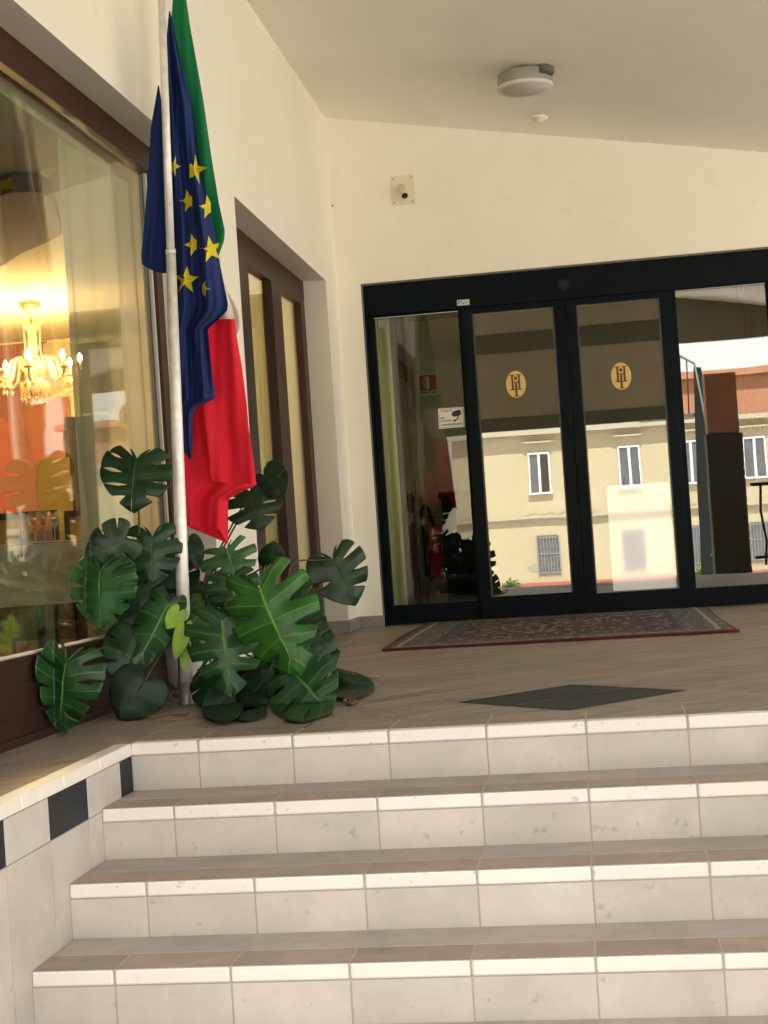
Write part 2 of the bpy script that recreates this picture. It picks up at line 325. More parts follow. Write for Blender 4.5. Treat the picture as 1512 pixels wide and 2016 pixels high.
# ---- brown side door (two tall glazed leaves)
w=MB(); ibox(w,2.95,3.22,0,2.60,.07,.01); ibox(w,5.52,5.63,0,2.52,.07,.01); ibox(w,2.95,5.63,2.47,2.60,.07,.012,0,2.42,2.545)
d=w.build('side_door',WOODR,H,bevel=.003)
for (ya,yb) in ((3.23,4.62),(4.64,5.51)):
    q=MB(); a=.20 if ya<4 else .12
    if ya<4: ibox(q,3.62,3.90,.02,2.47,.05,.02); ibox(q,3.23,3.60,.02,2.47,.05,.0); ibox(q,4.50,4.63,.02,2.45,.05,.02); ibox(q,3.90,4.50,2.385,2.46,.05,.02); ibox(q,3.90,4.50,.02,.11,.05,.02)
    else: ibox(q,4.645,4.80,.02,2.45,.05,.014); ibox(q,5.40,5.52,.02,2.42,.05,.014); ibox(q,4.80,5.40,2.37,2.44,.05,.014); ibox(q,4.80,5.40,.02,.34,.05,.014)
    sub(q,'door_leaf',WOOD if ya<4 else WOODR,d,bevel=.003)
    q=MB(); (ibox(q,3.90,4.50,.11,2.385,.02,-.012) if ya<4 else ibox(q,4.80,5.40,.34,2.37,.02,-.012)); sub(q,'pane',WGLASS,d)
q=MB(); q.tube([(xi(5.56)+.012,5.56,z) for z in (2.06,2.14)],.010); sub(q,'hinge',PALE,d); q=MB(); q.tube([(xi(5.56)+.012,5.56,z) for z in (.36,.44)],.010); sub(q,'hinge',PALE,d)

# ---- black entrance: header, fixed side panels, two sliding leaves
hd=MB(); hd.box(OX+.012,OR-.01,5.965,6.10,2.315,2.545); hd.box(OX+.012,.062,5.955,6.1,0,2.315); hd.box(OX,OR,5.95,5.966,2.545,OZ,1); hd.box(OX,OX+.012,5.95,6.1,0,2.546,1); hd.box(2.985,OR-.01,5.955,6.1,0,2.315)
hd.box(.75,2.3,5.975,6.09,2.285,2.314)
dh=hd.build('door_header',[DOORM,mat('reveal_grey',(.17,.15,.12),.7)],H,bevel=.003)
q=MB(); q.lathe([(.045,0),(.045,.018),(.03,.03),(.001,.03)],(1.527,5.966,2.418),0,20,axis=(0,-1,0)); sub(q,'motion_sensor',GAP,dh)
q=MB(); q.box(.744,.836,5.957,5.965,2.335,2.376,0)
for a,b_,c_2,d_ in ((.752,.758,2.345,2.364),(.760,.778,2.358,2.364),(.782,.798,2.346,2.351),(.806,.816,2.352,2.356)): q.box(a,b_,5.9555,5.957,c_2,d_,1)
sub(q,'name_plate',[mat('plate_silver',(.55,.56,.58),.35,metal=.3),GAP],dh)
def panel(name,x0,x1,gx0,gx1,gz0,gz1,y,topz_,gm=None,**k):
    q=MB(); t_=.045
    q.box(x0,gx0,y,y+t_,.012,topz_); q.box(gx1,x1,y,y+t_,.012,topz_); q.box(gx0,gx1,y,y+t_,.012,gz0); q.box(gx0,gx1,y,y+t_,gz1,topz_)
    o=q.build(name,DOORM,H,bevel=.003,**k)
    q=MB(); q.box(gx0-.006,gx1+.006,y+.018,y+.028,gz0-.006,gz1+.006); sub(q,'pane',gm or GGLASS,o)
    return o
PL=panel('fixed_panel',.062,.80,.115,.742,.150,2.300,5.99,2.314,gm=CGLASS)
q=MB(); q.box(.115,.742,5.985,5.9895,2.296,2.301); sub(q,'glazing_bead',PALE,PL)
L1=panel('sliding_leaf',.765,1.528,.857,1.443,.172,2.263,5.95,2.284)
L2=panel('sliding_leaf',1.534,2.29,1.620,2.208,.151,2.259,5.95,2.284)
PR=panel('fixed_panel',2.24,2.986,2.331,2.968,.143,2.308,5.99,2.314)
q=MB(); q.box(2.331,2.968,5.985,5.9895,2.302,2.306); sub(q,'glazing_bead',PALE,PR)
for L_,gx in ((L1,.857),(L1,1.443),(L2,1.62),(L2,2.208)):
    q=MB(); x=gx; q.box(x-.008,x+.002,5.9455,5.95,.172,2.26); sub(q,'edge_trim',DOORE,L_)
q=MB(); q.box(1.5285,1.5335,5.96,5.99,.012,2.284); sub(q,'gasket_strip',GAP,L1)
def emblem(cx,cz_,par):
    q=MB(); y=5.9655
    def disc(rx,rz,yy,m,n=40,c=(0,0)):
        q.prism([(cx+c[0]+rx*math.cos(2*math.pi*k/n),yy,cz_+c[1]+rz*math.sin(2*math.pi*k/n)) for k in range(n)],(0,.0012,0),m)
    disc(.078,.104,y,1); disc(.073,.099,y-.0015,0)
    def bar(a,b_,c,d): q.box(cx+a,cx+b_,y-.004,y-.0016,cz_+c,cz_+d,1)
    bar(-.032,-.017,-.035,.066); bar(.017,.032,-.035,.066)
    for a,b_ in ((-.044,-.005),(.005,.044)): bar(a,b_,.066,.073); bar(a,b_,-.042,-.035)
    bar(-.017,.017,.013,.020)
    bar(-.008,.008,-.083,.012); bar(-.018,.018,-.090,-.083)
    for rr,m,yy in ((.020,0,y-.006),(.013,1,y-.0075)):
        q.prism([(cx+rr*math.cos(2*math.pi*k/24),yy,cz_+.045+rr*math.sin(2*math.pi*k/24)) for k in range(24)],(0,.001,0),m)
    sub(q,'monogram_sticker',[mat('gold_film',(.72,.50,.14),.45,vary=.05),mat('brown_ink',(.10,.055,.02),.6)],par)
emblem(1.136,1.720,L1); emblem(1.902,1.717,L2)
q=MB(); y=6.0045; q.box(.543,.735,y,y+.003,1.440,1.590,0)
q.box(.549,.729,y-.0008,y,1.446,1.448,2); q.box(.549,.729,y-.0008,y,1.582,1.584,2); q.box(.549,.551,y-.0008,y,1.446,1.584,2); q.box(.727,.729,y-.0008,y,1.446,1.584,2)
X,Z=(1,0,0),(0,0,1)
q.text('ATTENZIONE !',(.557,y-.001,1.562),X,Z,.020,1,.098,.0006); q.text('AREA',(.557,y-.001,1.512),X,Z,.018,2,.034,.0006)
q.text('SOTTOPOSTA',(.557,y-.001,1.488),X,Z,.018,2,.083,.0006); q.text('A VIDEOSORVEGLIANZA',(.557,y-.001,1.460),X,Z,.018,2,.162,.0006)
q.prism([(.640,y-.0012,1.540),(.655,y-.0012,1.560),(.700,y-.0012,1.572),(.715,y-.0012,1.560),(.712,y-.0012,1.532),(.690,y-.0012,1.522),(.655,y-.0012,1.522)],(0,.001,0),2)
q.prism([(.697,y-.0012,1.524),(.690,y-.0012,1.524),(.682,y-.0012,1.506),(.655,y-.0012,1.493),(.655,y-.0012,1.486),(.690,y-.0012,1.500)],(0,.001,0),2); q.prism([(.662+.011*math.cos(k*.5236),y-.0014,1.492+.008*math.sin(k*.5236)) for k in range(12)],(0,.001,0),2)
sub(q,'warning_sticker',[mat('sticker_white',(.80,.77,.66),.5),mat('sticker_red',(.6,.06,.05),.5),mat('sticker_black',(.02,.02,.02),.5)],PL)
q=MB(); q.box(1.738,2.190,5.9620,5.9655,.160,.925); sub(q,'paper_notice',PAPER,L2)

# ------------------------------------------------------------------ vestibule behind the doors
vs=MB(); vs.box(-.3,3.6,6.1,8.6,-.05,.0,1); vs.box(-.3,.10,6.24,8.4,0,2.6,0); vs.box(-.3,3.6,8.4,8.6,0,2.6,0); vs.box(-.3,3.6,6.1,8.6,2.6,2.7,0); vs.box(3.4,3.6,6.24,8.4,0,2.6,0)
vs.build('vestibule',[mat('vestibule_wall',(.60,.53,.39),.8,vary=.06),mat('vestibule_floor',(.16,.14,.12),.4)],H)
# green folded curtain edge and brown drape at the left
def drape(name,x0,x1,y,z0,z1,amp,n,m,thick=.004,**k):
    q=MB(); N_=n*10; base=len(q.v)
    for zi in range(2):
        for i in range(N_+1):
            t_=i/N_; q.v.append(Vector((x0+(x1-x0)*t_, y+amp*math.sin(2*math.pi*n*t_+.7*math.sin(5*t_)), z0 if zi==0 else z1)))
    for i in range(N_): q.f.append((base+i,base+i+1,base+N_+2+i,base+N_+1+i)); q.m.append(0); q.sm.append(True)
    o=q.build(name,m,**k); s=o.modifiers.new('t','SOLIDIFY'); s.thickness=thick; return o
OLIVE=mat('olive_fabric',(.60,.62,.26),.8,vary=.05)
drape('curtain',.10,.185,6.28,.02,2.5,.006,1,OLIVE,label='narrow olive green curtain edge hanging behind the left glass panel',category='curtain')
drape('curtain',P(764,1000,6.9).x,P(822,1000,6.9).x,6.9,.02,2.5,.03,4,mat('brown_fabric',(.14,.10,.06),.8),label='brown pleated drape hanging inside the doorway beside the extinguisher',category='curtain')
drape('curtain',2.82,3.1,6.5,.9,2.5,.03,5,mat('orange_fabric',(.50,.16,.06),.8),label='orange pleated curtain hanging behind the right glass panel',category='curtain')
ex=empty('fire_extinguisher',(.205,8.3,.24),'red fire extinguisher with black hose on the wall inside the doors','fire extinguisher')
RED=mat('extinguisher_red',(.60,.02,.02),.25,coat=.5)
q=MB(); q.lathe([(.06,0),(.076,.01),(.076,.40),(.07,.44),(.045,.475),(.022,.49)],(.205,8.3,.245)); q.build('cylinder',RED,ex)
q=MB(); q.lathe([(.022,0),(.022,.04),(.014,.05)],(.205,8.3,.735)); q.box(.15,.22,8.285,8.315,.785,.795); q.box(.15,.23,8.285,8.315,.81,.822); q.build('valve',GAP,ex)
q=MB(); q.tube([(.20,8.27,.76),(.17,8.22,.90),(.14,8.22,.93),(.11,8.22,.86),(.115,8.22,.72),(.118,8.22,.5),(.12,8.23,.30)],[.010]*6+[.016]); q.build('hose',GAP,ex)
q=MB(); q.box(.143,.312,8.385,8.399,1.924,2.115,0); q.box(.150,.305,8.383,8.385,1.965,2.108,1)
q.prism([(.212,8.3825,1.980),(.244,8.3825,1.980),(.244,8.3825,2.060),(.236,8.3825,2.072),(.236,8.3825,2.088),(.220,8.3825,2.088),(.220,8.3825,2.072),(.212,8.3825,2.060)],(0,-.001,0),0)
q.tube([(.222,8.382,2.085),(.200,8.382,2.080),(.192,8.382,2.055),(.193,8.382,2.02),(.200,8.382,1.99)],.0035,0,6)
q.text('ESTINTORE',(.152,8.3822,1.936),X,Z,.026,2,.15,.001)
q.build('wall_sign',[mat('sign_white',(.90,.88,.80),.6),mat('sign_red',(.60,.03,.03),.6),GAP],label='small red and white ESTINTORE sign with an extinguisher symbol, inside the doorway',category='sign')
q=MB(); q.box(.33,.60,7.85,8.2,.0,.97); q.box(.31,.62,7.83,8.22,.97,1.02); q.box(.36,.57,7.84,7.851,.08,.90)
q.build('console',GAP,label='black wooden pedestal standing indoors right of the extinguisher',category='pedestal',bevel=.004)

# ------------------------------------------------------------------ restaurant behind the display window
rm=MB(); rm.box(-8,-.56,-4.6,7.2,-.06,0.0,1); rm.box(-8,-.56,-4.6,7.2,2.52,2.62,0); rm.box(-8,-7.9,-4.6,7.2,0,2.52,0); rm.box(-8,-.56,7.0,7.2,0,2.52,0); rm.box(-.66,-.56,5.75,7.0,0,2.52,0)
rm.build('restaurant_room',[mat('room_plaster',(.78,.68,.44),.85,vary=.03),mat('room_floor',(.08,.055,.035),.4,vary=.2)],H)
q=MB()
def wallrect(mb,u0,v0,u1,v1,y,t_,m):   # rectangle on an interior wall facing -Y
    a=P(u0,v1,y); b_=P(u1,v0,y); mb.box(a.x,b_.x,y-t_,y,max(a.z,.01),min(b_.z,2.515),m)
SAL=mat('salmon_paint',(.36,.15,.09),.8); GOLD=mat('mustard_paint',(.22,.155,.035),.8); DKB=mat('dark_fill',(.035,.025,.015),.8); BRN=mat('brown_panel',(.20,.12,.05),.7)
wallrect(q,-160,672,92,1120,7.0,.010,0); wallrect(q,92,780,138,1120,7.0,.014,0); wallrect(q,138,815,215,1010,7.0,.02,2); wallrect(q,85,612,215,652,7.0,.02,3); wallrect(q,80,656,215,670,7.0,.03,4); wallrect(q,92,672,138,776,7.0,.012,4); wallrect(q,160,672,215,812,7.0,.014,3); wallrect(q,85,900,138,1080,6.95,.02,1)
q.box(-7.8,-.7,6.955,6.975,.0,.70,2)  # dark strip added to dim the lower back wall below the tables
q.build('wall_panels_dim_strip',[SAL,GOLD,DKB,BRN,mat('pale_band',(.6,.5,.3),.8)],H)
# lowered mustard ceiling panel
zc=2.42
pp=[PZ(u,v,zc) for u,v in ((-60,400),(25,379),(78,378),(104,392),(122,461),(95,476),(40,500),(-20,540))]
q=MB(); q.prism(pp,(0,0,.09),0); q.build('ceiling_panel',GOLD,H)
# curtains
VOILE=bpy.data.materials.new('voile'); VOILE.use_nodes=True
nt=VOILE.node_tree; b_=nt.nodes['Principled BSDF']; b_.inputs['Base Color'].default_value=(.66,.70,.58,1); b_.inputs['Roughness'].default_value=.9
tr=nt.nodes.new('ShaderNodeBsdfTransparent'); tl=nt.nodes.new('ShaderNodeBsdfTranslucent'); tl.inputs[0].default_value=(.62,.66,.5,1); m1=nt.nodes.new('ShaderNodeMixShader'); m1.inputs[0].default_value=.35
nt.links.new(b_.outputs[0],m1.inputs[1]); nt.links.new(tl.outputs[0],m1.inputs[2]); m2=nt.nodes.new('ShaderNodeMixShader'); m2.inputs[0].default_value=.15; nt.links.new(m1.outputs[0],m2.inputs[1]); nt.links.new(tr.outputs[0],m2.inputs[2]); nt.links.new(m2.outputs[0],nt.nodes['Material Output'].inputs[0])
def ydrape(y0,y1,off,z0,z1,amp,n,m,**k):
    q=MB(); N_=n*10; rows=6
    for r_ in range(rows+1):
        for i in range(N_+1):
            t_=i/N_; y=y0+(y1-y0)*t_; q.v.append(Vector((xi(y)-off+amp*(math.sin(2*math.pi*n*t_+1.6*math.sin(7*t_))+.4*math.sin(23*t_+r_*.3)), y, z0+(z1-z0)*r_/rows)))
    for r_ in range(rows):
        for i in range(N_): a=r_*(N_+1)+i; q.f.append((a,a+1,a+N_+2,a+N_+1)); q.m.append(0); q.sm.append(True)
    return q.build('curtain',m,**k)
ydrape(1.20,2.3,.13,.02,2.50,.014,4,VOILE,label='pale green sheer curtain behind the big window, right of the chandelier',category='curtain')
CUR=mat('cream_curtain',(.80,.76,.60),.85)
ydrape(3.7,4.86,.075,.02,2.44,.014,8,VOILE,label='cream curtain behind the left leaf of the brown side door',category='curtain')
ydrape(4.88,5.72,.075,.02,2.42,.014,6,VOILE,label='cream curtain behind the right leaf of the brown side door',category='curtain')
# chandelier
CH=Vector((-2.255,5.2,0)); ch=empty('chandelier',(CH.x,CH.y,2.5),'lit crystal chandelier with curled glass arms hanging behind the window','chandelier')
GL=bpy.data.materials.new('cut_glass'); GL.use_nodes=True; b_=GL.node_tree.nodes['Principled BSDF']; b_.inputs['Base Color'].default_value=(.80,.62,.36,1); b_.inputs['Roughness'].default_value=.08; b_.inputs['Transmission Weight'].default_value=.55; b_.inputs['IOR'].default_value=1.3
BR=mat('brass',(.55,.33,.10),.35,metal=.8)
q=MB(); q.lathe([(.075,0),(.078,-.012),(.055,-.05),(.02,-.075),(.02,-.08)],(CH.x,CH.y,2.518)); q.build('canopy',BR,ch)
q=MB(); q.tube([(CH.x,CH.y,2.45),(CH.x,CH.y,2.34)],.006); q.build('rod',BR,ch)
q=MB(); q.lathe([(.01,.34),(.07,.335),(.06,.31),(.03,.29),(.022,.25),(.030,.20),(.040,.16),(.028,.12),(.045,.10),(.050,.07),(.030,.04),(.045,.01),(.052,-.03),(.07,-.08),(.075,-.11),(.05,-.15),(.02,-.18)],(CH.x,CH.y,2.02),0,18)
for k in range(8):
    an=k*math.pi/4; q.tube([(CH.x+.062*math.cos(an),CH.y+.062*math.sin(an),2.35),(CH.x+.055*math.cos(an),CH.y+.055*math.sin(an),2.20),(CH.x+.062*math.cos(an),CH.y+.062*math.sin(an),2.11)],.006,0,5)
q.build('column',GL,ch)
arms=[]
BULB=emit('bulb_glow',(1,.66,.30),500)
for k in range(8):
    an=k*math.pi/4+.25; ca,sa=math.cos(an),math.sin(an)
    def pt(r,z): return (CH.x+r*ca,CH.y+r*sa,z)
    q=MB(); q.tube([pt(.05,1.96),pt(.08,2.06),pt(.115,2.115),(pt(.155,2.10)),pt(.175,2.03),pt(.195,1.96),pt(.245,1.925),pt(.30,1.945),pt(.325,2.0)],.011,0,7)
    q.lathe([(.01,0),(.04,.012),(.042,.02),(.012,.022)],pt(.325,2.0),0,12); q.tube([pt(.325,2.02),pt(.325,2.07)],.011,0,8)
    arm=q.build('arm',GL,ch); arms.append(arm)
    q=MB(); q.lathe([(.006,0),(.016,.02),(.013,.04),(.001,.062)],pt(.325,2.072),0,10); sub(q,'bulb',BULB,arm)
q=MB(); rnd=random.Random(3)
def drop(c,s):
    i=len(q.v); c=Vector(c)
    for d in ((s,0,0),(0,s,0),(-s,0,0),(0,-s,0)): q.v.append(c+Vector(d))
    q.v += [c+Vector((0,0,s*1.2)),c-Vector((0,0,s*1.8))]
    for k in range(4):
        for ap in (4,5): q.f.append((i+k,i+(k+1)%4,i+ap) if ap==4 else (i+(k+1)%4,i+k,i+ap)); q.m.append(0); q.sm.append(False)
for k in range(26):
    an=k*2*math.pi/26; r_=.10 if k%2 else .075; n_=9 if k%2==0 else 7
    for j in range(n_): drop((CH.x+r_*math.cos(an),CH.y+r_*math.sin(an),1.94-j*.016),.006)
    drop((CH.x+r_*math.cos(an),CH.y+r_*math.sin(an),1.94-n_*.016-.008),.012)
q.build('crystal_fringe',GL,ch)
for k in range(8):
    an=k*math.pi/4+.25; q=MB()
    for a2 in (-.1,.05,.15):
        r_=.31
        for j in range(3): drop((CH.x+r_*math.cos(an+a2),CH.y+r_*math.sin(an+a2),1.985-j*.02),.006)
        drop((CH.x+r_*math.cos(an+a2),CH.y+r_*math.sin(an+a2),1.90),.014)
    sub(q,'crystal_drop',GL,arms[k])

# dining tables
CLOTH=mat('white_tablecloth',(.82,.79,.70),.85,bump=.2,bscale=18)
def table(cx,cy,s,top,rot,label):
    e_=empty('dining_table',(cx,cy,0),label,'table','dining tables in the restaurant')
    def rp(x,y,z): return (cx+x*math.cos(rot)-y*math.sin(rot),cy+x*math.sin(rot)+y*math.cos(rot),z)
    q=MB(); q.hexa([rp(-s,-s,top-.03),rp(s,-s,top-.03),rp(s,s,top-.03),rp(-s,s,top-.03),rp(-s,-s,top),rp(s,-s,top),rp(s,s,top),rp(-s,s,top)]); q.build('tabletop',BRN,e_)
    for a,b2 in ((1,1),(1,-1),(-1,1),(-1,-1)):
        q=MB(); k_=s-.05; q.tube([rp(a*k_,b2*k_,0),rp(a*k_,b2*k_,top-.03)],[.018,.026],0,8); q.build('leg',BRN,e_)
    return rp
def cloth(rp,s,top,drop_,rot,label):
    q=MB(); n=28; L_=s+drop_+.02
    def f(x,y):
        ca,sa=math.cos(.785),math.sin(.785)
        ex_=max(0,abs(x)-s); ey=max(0,abs(y)-s); ov=math.hypot(ex_,ey)
        X_=max(-s,min(s,x)); Y_=max(-s,min(s,y)); k=.018+.10*ov*(.5+.5*math.sin(9*(x-y)))
        if ov>0: X_+=(x>0 and 1 or -1)*(ex_/ov)*k; Y_+=(y>0 and 1 or -1)*(ey/ov)*k
        return rp(X_,Y_,top+.004-ov)
    for j in range(n+1):
        for i in range(n+1):
            a=-1+2*i/n; b2=-1+2*j/n; q.v.append(Vector(f(a*L_,b2*L_)))
    for j in range(n):
        for i in range(n): a=j*(n+1)+i; q.f.append((a,a+1,a+n+2,a+n+1)); q.m.append(0); q.sm.append(True)
    q.build('tablecloth',CLOTH,label=label,category='tablecloth')
rp=table(-1.46,2.62,.40,.75,.35,'square dining table nearest the big window, under the white cloth'); cloth(rp,.40,.75,.30,.35,'white tablecloth draped over the table nearest the window')
rp=table(-2.9,5.0,.40,.75,.2,'square dining table farther back, below the chandelier'); cloth(rp,.40,.75,.22,.2,'pale tablecloth over the farther table below the chandelier')
def wineglass(c,lab):
    q=MB(); q.lathe([(.030,0),(.028,.003),(.004,.006),(.0035,.07),(.012,.078),(.034,.10),(.038,.125),(.030,.155)],c,0,18)
    m=glass('stem_glass',.42,(.95,.9,.85),(1,1,1)) if 'stem_glass' not in bpy.data.materials else bpy.data.materials['stem_glass']
    q.build('wine_glass',m,label=lab,category='wine glass',group='glasses on the window table')
for (u,v,y,lab) in ((70,1058,2.36,'stemmed wine glass on the window table, left of the pair'),(108,1052,2.44,'stemmed wine glass on the window table, right of the pair'),(88,1060,2.28,'small stemmed glass standing in front of the two wine glasses')):
    p=P(u,v,y); wineglass((p.x,p.y,.7545),lab)
q=MB(); p=P(38,1064,2.3); q.lathe([(.035,0),(.040,.01),(.032,.03),(.012,.04)],(p.x,p.y,.7545),0,16); q.build('candle_bowl',GAP,label='small black bowl on the left of the window table',category='bowl')
q=MB(); p=P(85,1062,2.42); q.prism([(p.x-.05,p.y,.7545),(p.x+.05,p.y,.7545),(p.x+.045,p.y,.80),(p.x,p.y,.835),(p.x-.045,p.y,.80)],(0,.02,0),0); q.build('napkin',mat('pink_napkin',(.62,.24,.18),.8),label='folded pink napkin standing behind the wine glasses',category='napkin')
def chair(cx,cy,rot,back,label):
    e_=empty('dining_chair',(cx,cy,0),label,'chair','chairs in the restaurant')
    def rp(x,y,z): return (cx+x*math.cos(rot)-y*math.sin(rot),cy+x*math.sin(rot)+y*math.cos(rot),z)
    def bx(q,x0,x1,y0,y1,z0,z1): q.hexa([rp(x0,y0,z0),rp(x1,y0,z0),rp(x1,y1,z0),rp(x0,y1,z0),rp(x0,y0,z1),rp(x1,y0,z1),rp(x1,y1,z1),rp(x0,y1,z1)])
    q=MB(); bx(q,-.21,.21,-.21,.21,.42,.47); q.build('seat',back,e_,bevel=.01)
    q=MB(); bx(q,-.20,.20,.19,.23,.52,.92); q.build('backrest',back,e_,bevel=.012)
    q=MB(); bx(q,-.23,.23,.185,.235,.92,.96); bx(q,-.23,-.20,.185,.235,.42,.92); bx(q,.20,.23,.185,.235,.42,.92); q.build('back_frame',WOODR,e_)
    for a,b2 in ((1,1),(1,-1),(-1,1),(-1,-1)):
        q=MB(); q.tube([rp(a*.185,b2*.185,0),rp(a*.19,b2*.19,.42)],[.012,.018],0,6); q.build('leg',WOODR,e_)
YEL=mat('yellow_upholstery',(.55,.42,.08),.8); 
p=P(15,1060,3.3); chair(p.x-.02,3.4,.1,YEL,'dining chair with yellow back behind the window table, at the left edge')
p=P(150,1062,3.6); chair(p.x,3.7,-.2,YEL,'dining chair with yellow back seen just right of the wine glasses')
p=P(190,1060,2.9); chair(p.x-.05,5.6,3.4,BRN,'brown dining chair standing farther back near the curtain')

# ------------------------------------------------------------------ fittings on walls and ceiling
cc=empty('security_camera',(.405,YD,3.225),'small bullet security camera on a square plate high on the back wall','security camera')
q=MB(); q.box(.314,.492,YD-.008,YD,3.112,3.335,0)
for a,b2 in ((.335,3.135),(.47,3.135),(.335,3.312),(.47,3.312)): q.lathe([(.006,0),(.006,.003)],(a,YD-.008,b2),1,8,axis=(0,-1,0))
q.build('mounting_plate',[mat('plate_cream',(.78,.72,.54),.6),mat('screw',(.25,.2,.12),.5,metal=.6)],cc,bevel=.002)
q=MB(); a=Vector((.395,YD-.02,3.243)); d_=Vector((.22,-.62,-.62)).normalized()
q.lathe([(.02,0),(.028,.008),(.028,.105),(.032,.11),(.032,.124),(.022,.124)],a,0,18,axis=d_); q.build('camera_body',mat('camera_cream',(.74,.69,.52),.35),cc)
q=MB(); q.lathe([(.024,.122),(.024,.1245),(.001,.1255)],a,0,18,axis=d_); q.build('lens',GAP,cc)
q=MB(); q.lathe([(.022,0),(.022,.012),(.012,.02),(.012,.04)],(.395,YD-.008,3.245),0,12,axis=(0,-1,0)); q.build('bracket',mat('camera_bracket',(.5,.44,.3),.4),cc)
nrm=Vector((-.185,.035,-1)).normalized()
def ceil_at(u,v):
    d=ray(u,v); k=(3.82-.185*(CAM.x+.14)+.035*(YD-CAM.y)-CAM.z)/(d.z+.185*d.x+.035*d.y); return CAM+d*k
p=ceil_at(1047,142); lf=empty('ceiling_light',p,'round grey drum ceiling light hanging on a stub mount','ceiling light')
# drum hangs below the ceiling on an off-centre stub
pc=P(1034,163,p.y-.02)
q=MB(); rr=.175*p.y/4.45*.99
q.lathe([(.172,.055),(.176,.05),(.176,-.030),(.168,-.036)],pc,0,48); q.build('drum_housing',mat('grey_metal',(.30,.285,.25),.5),lf)
q=MB(); q.lathe([(.178,-.022),(.178,-.040),(.155,-.0405)],pc,0,48); q.build('rim',mat('pale_rim',(.72,.66,.55),.4),lf)
q=MB(); q.lathe([(.1545,-.036),(.1545,-.0415),(.001,-.0425)],pc,0,48); q.build('diffuser',mat('diffuser',(.52,.47,.44),.5),lf)
pm=ceil_at(1072,128)
q=MB(); q.lathe([(.056,-.02),(.058,.02),(.058,.07)],(pm.x,pm.y+.03,pm.z-.03),0,24); q.tube([(pm.x,pm.y+.03,pm.z-.04),(pc.x+.05,pc.y+.05,pc.z+.05)],.02,0,10); q.build('mount',mat('mount_grey',(.10,.11,.09),.5),lf)
p=ceil_at(1062,228)
q=MB(); q.lathe([(.060,0),(.060,.018),(.050,.026),(.034,.028),(.032,.044),(.02,.048)],p-nrm*.001,0,32,axis=nrm,xa=(1,0,0)); q.build('smoke_detector',mat('detector_white',(.86,.79,.64),.5),label='small white round smoke detector on the ceiling behind the drum light',category='smoke detector')
# rug
rug=bpy.data.materials.new('rug_weave'); rug.use_nodes=True; nt=rug.node_tree; N=nt.nodes; L=nt.links; b_=N['Principled BSDF']; b_.inputs['Roughness'].default_value=.95
tc=N.new('ShaderNodeTexCoord'); sp=N.new('ShaderNodeSeparateXYZ'); L.new(tc.outputs['Object'],sp.inputs[0])
def mth(op,a,b2=None,c=None):
    n=N.new('ShaderNodeMath'); n.operation=op
    for i,x in enumerate((a,b2,c)):
        if x is None: continue
        if isinstance(x,(int,float)): n.inputs[i].default_value=x
        else: L.new(x,n.inputs[i])
    return n.outputs[0]
RX0,RX1,RY0,RY1=.36,2.385,3.55,5.93
ax=mth('ABSOLUTE',mth('SUBTRACT',sp.outputs[0],(RX0+RX1)/2)); ay=mth('ABSOLUTE',mth('SUBTRACT',sp.outputs[1],(RY0+RY1)/2))
ed=mth('MINIMUM',mth('SUBTRACT',(RX1-RX0)/2,ax),mth('SUBTRACT',(RY1-RY0)/2,ay))
vo=N.new('ShaderNodeTexVoronoi'); vo.inputs['Scale'].default_value=16; vo.feature='SMOOTH_F1'; L.new(tc.outputs['Object'],vo.inputs['Vector'])
mpr=N.new('ShaderNodeMapping'); mpr.inputs['Scale'].default_value=(1,.45,1); L.new(tc.outputs['Object'],mpr.inputs['Vector'])
no=N.new('ShaderNodeTexNoise'); no.inputs['Scale'].default_value=24; no.inputs['Detail'].default_value=3; L.new(mpr.outputs[0],no.inputs['Vector'])
cr=N.new('ShaderNodeValToRGB'); cr.color_ramp.interpolation='CONSTANT'
E_=cr.color_ramp.elements; E_[0].color=(.020,.018,.024,1); E_[1].position=.48; E_[1].color=(.095,.022,.024,1)
for pos,c in ((.54,(.055,.06,.065,1)),(.60,(.38,.33,.28,1)),(.635,(.10,.028,.035,1))): e2=E_.new(pos); e2.color=c
L.new(mth('ADD',mth('MULTIPLY',no.outputs['Fac'],.8),mth('MULTIPLY',vo.outputs['Distance'],.25)),cr.inputs[0])
cr2=N.new('ShaderNodeValToRGB'); cr2.color_ramp.interpolation='CONSTANT'; E_=cr2.color_ramp.elements; E_[0].color=(.055,.06,.062,1); E_[1].position=.52; E_[1].color=(.24,.22,.19,1)
e2=E_.new(.56); e2.color=(.05,.06,.065,1); e2=E_.new(.63); e2.color=(.14,.05,.05,1); L.new(no.outputs['Fac'],cr2.inputs[0])
def mixc(f,a,b2):
    n=N.new('ShaderNodeMix'); n.data_type='RGBA'; L.new(f,n.inputs[0])
    for i,x in ((6,a),(7,b2)):
        if isinstance(x,tuple): n.inputs[i].default_value=x
        else: L.new(x,n.inputs[i])
    return n.outputs[2]
c1=mixc(mth('LESS_THAN',ed,.30),cr.outputs[0],cr2.outputs[0])
c1=mixc(mth('LESS_THAN',mth('ABSOLUTE',mth('SUBTRACT',ed,.30)),.018),c1,(.03,.035,.05,1))
c1=mixc(mth('LESS_THAN',mth('ABSOLUTE',mth('SUBTRACT',ed,.085)),.012),c1,(.30,.27,.21,1))
c1=mixc(mth('LESS_THAN',ed,.022),c1,(.095,.010,.013,1))
L.new(c1,b_.inputs['Base Color']); bp=N.new('ShaderNodeBump'); bp.inputs['Strength'].default_value=.5; n2=N.new('ShaderNodeTexNoise'); n2.inputs['Scale'].default_value=250; L.new(tc.outputs['Object'],n2.inputs['Vector']); L.new(n2.outputs['Fac'],bp.inputs['Height']); L.new(bp.outputs[0],b_.inputs['Normal'])
q=MB(); n=30
